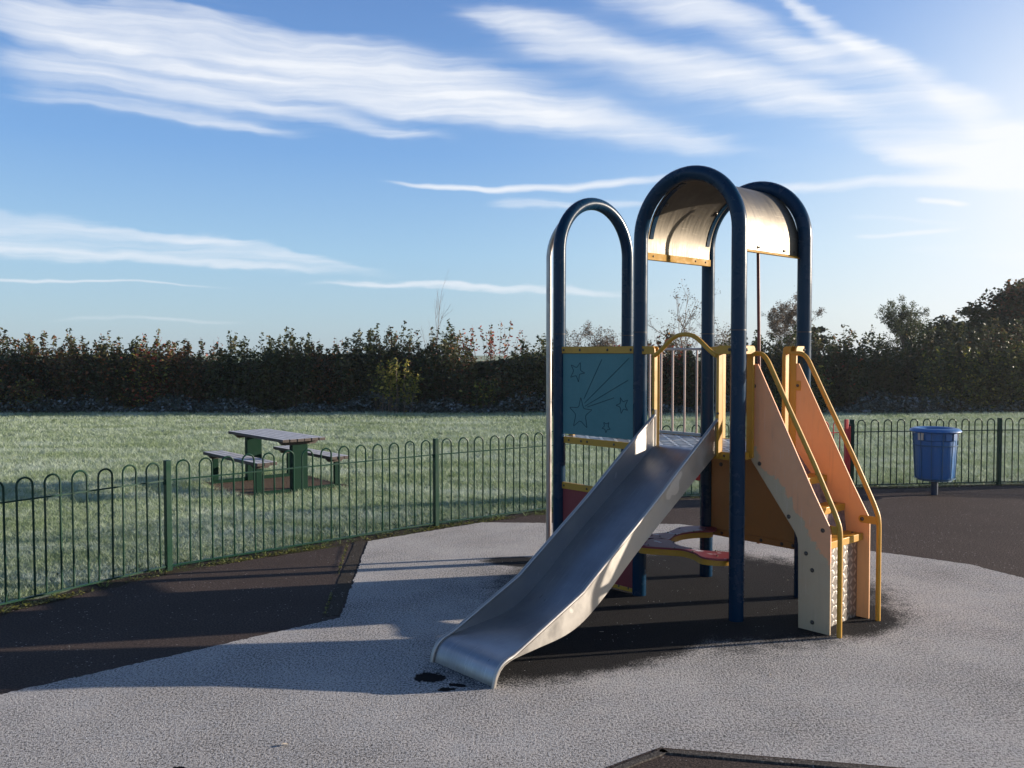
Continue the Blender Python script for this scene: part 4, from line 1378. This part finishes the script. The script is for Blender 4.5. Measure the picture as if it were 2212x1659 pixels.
hedge(1390, 1480, 716, 29.9, [(D, 0.6), ('leaf_red', 0.15), ('leaf_rust', 0.25)], 32, 'shrub with red-tipped sprigs behind the slide hoop')
hedge(1470, 1560, 738, 29.8, [(D, 0.85), ('leaf_mid', 0.15)], 33, 'dark shrub in front of the bare pale tree behind the slide mouth')
hedge(1550, 1640, 715, 29.9, [(D, 0.95), ('leaf_mid', 0.05)], 34, 'dark shrub behind the thin dark red pole')
hedge(1630, 1740, 696, 29.6, [(D, 0.95), ('leaf_mid', 0.05)], 35, 'tall dark shrub between the thin red pole and the back right arch post')
hedge(1735, 1830, 700, 29.8, [(D, 0.95), ('leaf_red', 0.05)], 36, 'dark shrub directly right of the back right arch post')
hedge(1820, 1910, 706, 30.0, [(D, 0.93), ('leaf_mid', 0.07)], 37, 'dark shrub above the end of the red gate')
hedge(1900, 2000, 703, 30.2, [(D, 0.95), ('leaf_mid', 0.05)], 38, 'dark shrub above the blue bin')
hedge(1985, 2100, 680, 30.2, [(D, 0.97), ('leaf_rust', 0.03)], 39, 'dark shrub between the blue bin and the big oak')
hedge(2090, 2330, 680, 30.4, [(D, 0.9), ('leaf_rust', 0.1)], 40, 'dark shrub under the big oak at the right edge')
hedge(1690, 1765, 775, 28.8, [('leaf_yellow', 0.22), ('leaf_mid', 0.78)], 41, 'yellow-green shrub in front of the hedge behind the far handrail', dp=1.0)
hedge(2000, 2090, 738, 29.0, [('leaf_yellow', 0.18), ('leaf_mid', 0.5), (D, 0.32)], 42, 'yellow-green shrub in front of the hedge just right of the bin', dp=1.0)
hedge(2110, 2260, 735, 29.0, [('leaf_yellow', 0.2), ('leaf_mid', 0.5), (D, 0.3)], 43, 'yellow-green shrub in front of the hedge at the right edge', dp=1.0)
# yellow-green sapling clump with pale stems in front
hedge(815, 890, 768, 28.5, [('leaf_yellow', 0.75), ('leaf_mid', 0.25)], 44, 'yellow-green sapling clump with bare pale stems in front of the tall dark shrubs', name='sapling_clump', bare=0.45, shoots=34, per=70, fill=0, stem_m='stem_pale', dp=0.8, spread=0.17, hvar=0.5)
hedge(1010, 1060, 800, 28.6, [('leaf_mid', 0.7), ('leaf_yellow', 0.3)], 45, 'small green sapling in front of the red-leaved stems', name='sapling_clump', bare=0.4, shoots=12, per=60, fill=0, dp=0.6)


def bare_branches(o, h, n_main, rng, spread=0.5, r0=0.02, levels=2, material='stem_pale', zfrom=0.2):
    st = MB()
    tips = []
    def grow(p, d, L_, r_, lev):
        pts = [p]; q_ = p.copy(); dd = d.copy()
        for k in range(4):
            dd = dd+rng.normal(size=3)*0.12; dd /= np.linalg.norm(dd)
            q_ = q_+dd*L_/4; pts.append(q_.copy())
        st.tube([tuple(x) for x in pts], [r_*(1-0.18*k) for k in range(5)], 4, cap=False)
        tips.append((pts[-1], lev))
        if lev < levels:
            for k in range(4 if lev == 0 else 4):
                i = rng.integers(1, 5)
                nd = dd+rng.normal(size=3)*spread; nd[2] = abs(nd[2])*0.8+0.25; nd /= np.linalg.norm(nd)
                grow(pts[i], nd, L_*rng.uniform(0.35, 0.55), r_*0.5, lev+1)
    for k in range(n_main):
        d0 = np.array([rng.normal()*spread*0.5, rng.normal()*spread*0.5, 1.0]); d0 /= np.linalg.norm(d0)
        grow(np.array([0.0, 0.0, 0.0]), d0, h*rng.uniform(0.65, 0.85), r0, 0)
    st.build('branches', M[material], o, smooth=0)
    return tips


def bare_tree(px, py, y, seed, label, n_main=6, spread=0.4, leafs=0, leaf_m='leaf_brown', r0=0.02, levels=3):
    rng = np.random.default_rng(seed)
    o = empty('bare_tree', (X(px, y), y, 0))
    tag(o, label, 'tree', 'trees beyond the hedge')
    tips = bare_branches(o, Zt(py, y), n_main, rng, spread, r0, levels)
    if leafs:
        P = []
        for t, lev in tips:
            if lev >= 1: P.append(t+rng.normal(size=(leafs, 3))*0.07)
        P = np.concatenate(P); P = P[P[:, 2] > 0.3]
        leaf_mesh('foliage', P, 0.045, M[leaf_m], o, rng)


bare_tree(932, 665, 31.5, 61, 'bare twiggy sapling rising above the hedge left of the red leaves', 3, 0.16, r0=0.014)
bare_tree(1487, 680, 37, 62, 'bare pale tree behind the slide hoop', 8, 0.45, 3, r0=0.034)
bare_tree(1557, 690, 38, 63, 'bare pale tree between the two right-hand arch posts', 8, 0.45, 4, r0=0.034)
bare_tree(1250, 716, 42, 64, 'brown twiggy tree seen through the left arch', 10, 0.6, 8, r0=0.034)
bare_tree(1325, 722, 42, 65, 'brown twiggy tree beside the right leg of the left arch', 10, 0.6, 8, r0=0.034)
bare_tree(1957, 682, 44, 66, 'pale feathery tree above the blue bin', 12, 0.26, 26, 'leaf_mid', r0=0.03)


def crown_tree(name, label, px, y, wd, dp, h, trunk_h, mats, seed, leaves, leaf=0.1, clumps=40, trunk_r=0.18):
    rng = np.random.default_rng(seed)
    o = empty(name, (X(px, y), y, 0))
    tag(o, label, 'tree', 'trees beyond the hedge')
    tb = MB()
    tb.tube([(0, 0, -0.1), (0.05, 0, trunk_h*0.5), (0, 0.05, trunk_h), (0.1, 0, h*0.7)], [trunk_r*1.2, trunk_r, trunk_r*0.85, trunk_r*0.3], 8)
    C_ = []
    for i in range(clumps):
        th_ = rng.uniform(0, 2*PI); ph = rng.uniform(-0.35, 1.0)
        rr = rng.uniform(0.45, 1.0)
        c = np.array([math.cos(th_)*math.sqrt(max(0, 1-max(ph, 0)**2))*wd/2*rr, math.sin(th_)*math.sqrt(max(0, 1-max(ph, 0)**2))*dp/2*rr,
                      trunk_h+(h-trunk_h)*(0.30+0.62*max(ph, -0.4)*rr+0.1*(1-rr))])
        C_.append(c)
        if i < 16:
            a0 = np.array([0, 0, trunk_h*rng.uniform(0.7, 1.2)])
            mid = (a0+c)/2+rng.normal(size=3)*0.15
            tb.tube([tuple(a0), tuple(mid), tuple(c)], [trunk_r*0.4, trunk_r*0.22, trunk_r*0.06], 5, cap=False)
    tb.build('trunk', M['stem'], o)
    per = leaves//clumps
    P = []
    for c in C_:
        s_ = rng.uniform(0.7, 1.2)*min(wd, h)*0.105
        d_ = rng.normal(size=(per, 3)); d_ /= np.linalg.norm(d_, axis=1)[:, None]
        rad = s_*rng.uniform(0.15, 1.15, per)[:, None]
        P.append(c+d_*rad*np.array([1.25, 1.25, 0.8]))
    P = np.concatenate(P); P = P[P[:, 2] > 0.2]
    sel = rng.uniform(size=len(P)); acc = 0
    for key, share in mats:
        mk = (sel >= acc) & (sel < acc+share); acc += share
        if mk.sum() > 5: leaf_mesh('crown', P[mk], leaf, M[key], o, rng)


crown_tree('oak_tree', 'big dark oak rising at the right edge of the photo', 2225, 34, 4.6, 4.0, Zt(588, 34), 1.2, [(D, 0.6), ('leaf_rust', 0.4)], 71, 30000, 0.10, 75)
crown_tree('oak_tree', 'dark tree sloping down left of the big right-hand oak', 2135, 33.5, 3.0, 3.0, Zt(645, 33.5), 0.9, [(D, 0.9), ('leaf_mid', 0.1)], 72, 16000, 0.09, 50)
crown_tree('oak_tree', 'low dark tree between the pale feathery tree and the sloping dark tree', 2045, 33, 2.9, 2.6, Zt(672, 33), 0.7, [(D, 0.9), ('leaf_mid', 0.1)], 73, 14000, 0.085, 46)
bare_tree(1697, 678, 45, 74, 'small brown-leaved tree between thin red pole and back arch post', 9, 0.24, 26, 'leaf_brown', 0.03)
crown_tree('round_tree', 'small dark round tree just right of the back arch post', 1768, 44, 1.6, 1.4, Zt(704, 44), 1.8, [(D, 0.6), ('leaf_brown', 0.4)], 75, 4000, 0.09, 20, 0.06)


def scatter_mass(name, pts_fn, N, size, material, seed, label=None, tri=False):
    rng = np.random.default_rng(seed)
    P = pts_fn(rng, N)
    o = leaf_mesh(name, P, size, material, None, rng)
    tag(o, kind='stuff')
    if label: tag(o, label)
    return o


def bramble_pts(rng, N):
    x = rng.uniform(-20, 21, N)
    hloc = 0.34+0.16*np.sin(x*1.1)+0.12*np.sin(x*2.7+1)+0.10*np.sin(x*0.43+2)
    y = 28.25+rng.uniform(0, 0.8, N)+0.25*np.sin(x*0.9)
    z = rng.uniform(0, 1, N)**1.2*np.maximum(hloc, 0.08)*(0.5+0.9*(y-28.0))
    return np.stack([x, y, z], axis=1)
scatter_mass('bramble_undergrowth', bramble_pts, 26000, 0.075, M['leaf_frost'], 81, 'frosted low brambles along the foot of the hedge')

# dense dark interior of the hedge so that no daylight shows low down
def core_pts(rng, N):
    x = rng.uniform(-20.5, 22, N)
    y = rng.uniform(29.8, 31.6, N)
    z = rng.uniform(0, 1, N)*(1.75+0.15*np.sin(x*0.8))
    return np.stack([x, y, z], axis=1)
scatter_mass('hedge_undergrowth', core_pts, 60000, 0.15, M[D], 82, 'dense dark leaf mass filling the lower hedge')


# ------------------------------------------------------------------ grass blades
def inside_fence_dist(x, y):
    """signed distance beyond the railing line (positive = field side)"""
    pts = np.array([tuple(p) for p in fence_line])
    best = np.full(x.shape, 1e9); sign = np.ones(x.shape)
    for i in range(len(pts)-1):
        a = pts[i]; b_ = pts[i+1]; d = b_-a; L2 = d@d
        t = np.clip(((x-a[0])*d[0]+(y-a[1])*d[1])/L2, 0, 1)
        dx = x-(a[0]+t*d[0]); dy = y-(a[1]+t*d[1])
        dist = np.hypot(dx, dy)
        s_ = np.sign(d[0]*(y-a[1])-d[1]*(x-a[0]))
        m_ = dist < best
        best = np.where(m_, dist, best); sign = np.where(m_, s_, sign)
    return best*sign


def grass(name, N, ymin, ymax, material, seed, dmin, dmax, hgt, wdt, label):
    rng = np.random.default_rng(seed)
    y = ymin*np.exp(rng.uniform(0, 1, N)*math.log(ymax/ymin))
    x = rng.uniform(-0.66, 0.66, N)*y
    fd = inside_fence_dist(x, y)
    k = (fd > dmin) & (fd < dmax)
    # keep off the paving pad
    lx = (x-TC.x)*TT.x+(y-TC.y)*TT.y; ly = (x-TC.x)*TN.x+(y-TC.y)*TN.y
    k &= ~((np.abs(lx+0.03) < 0.86) & (np.abs(ly) < 0.78))
    x, y = x[k], y[k]
    # six blades to a tuft, leaning outwards
    B_ = 6
    x = np.repeat(x, B_); y = np.repeat(y, B_); n_ = len(x)
    tuft = np.repeat(rng.uniform(0.55, 1.35, n_//B_), B_)
    ra = rng.uniform(0, 2*PI, n_); rr_ = rng.uniform(0, 0.022, n_)*np.maximum(1, y/11)
    x = x+np.cos(ra)*rr_; y = y+np.sin(ra)*rr_
    sc_ = np.maximum(1.0, y/9.0)
    h_ = hgt*tuft*rng.uniform(0.6, 1.2, n_)*np.minimum(sc_, 1.5)
    w_ = wdt*sc_*rng.uniform(0.7, 1.3, n_)
    a = rng.uniform(0, 2*PI, n_)
    lean = rng.uniform(0.2, 1.6, n_)*h_; la = ra+rng.normal(size=n_)*0.5
    b0 = np.stack([x-np.cos(a)*w_/2, y-np.sin(a)*w_/2, np.full(n_, 0.0)], 1)
    b1 = np.stack([x+np.cos(a)*w_/2, y+np.sin(a)*w_/2, np.full(n_, 0.0)], 1)
    tp = np.stack([x+np.cos(la)*lean, y+np.sin(la)*lean, h_], 1)
    V = np.stack([b0, b1, tp], 1).reshape(-1, 3)
    F = np.arange(3*n_).reshape(n_, 3)
    o = raw_mesh(name, V, F, material, None, n=3)
    tag(o, label, kind='stuff')
    return o


MV = np.concatenate(MOSS)
tag(raw_mesh('moss', MV, np.arange(len(MV)).reshape(-1, 4), M['moss']), 'yellow-green moss along the railing foot and the edging', kind='stuff')
grass('grass', 135000, 6.0, 28.6, M['blade'], 91, 0.12, 60, 0.048, 0.0058, 'short frosted grass of the field')
grass('grass_edge', 11000, 5.5, 14.0, M['blade_green'], 92, -0.07, 0.75, 0.050, 0.0062, 'greener unfrosted grass along the foot of the railings')

# ------------------------------------------------------------------ morning haze
hz = MB().box((0, 40, 14.0), (170, 150, 30.0)).build('haze', bpy.data.materials.new('haze'), smooth=0)
tag(hz, kind='stuff')
hm = hz.data.materials[0]
hm.use_nodes = True
hn = NT(hm.node_tree)
hn.n.clear()
ho = hn.node('ShaderNodeOutputMaterial')
pv = hn.node('ShaderNodeVolumePrincipled')
pv.inputs['Color'].default_value = (0.93, 0.96, 1.0, 1)
pv.inputs['Density'].default_value = 0.0005
pv.inputs['Anisotropy'].default_value = 0.6
hn.l.new(pv.outputs[0], ho.inputs['Volume'])
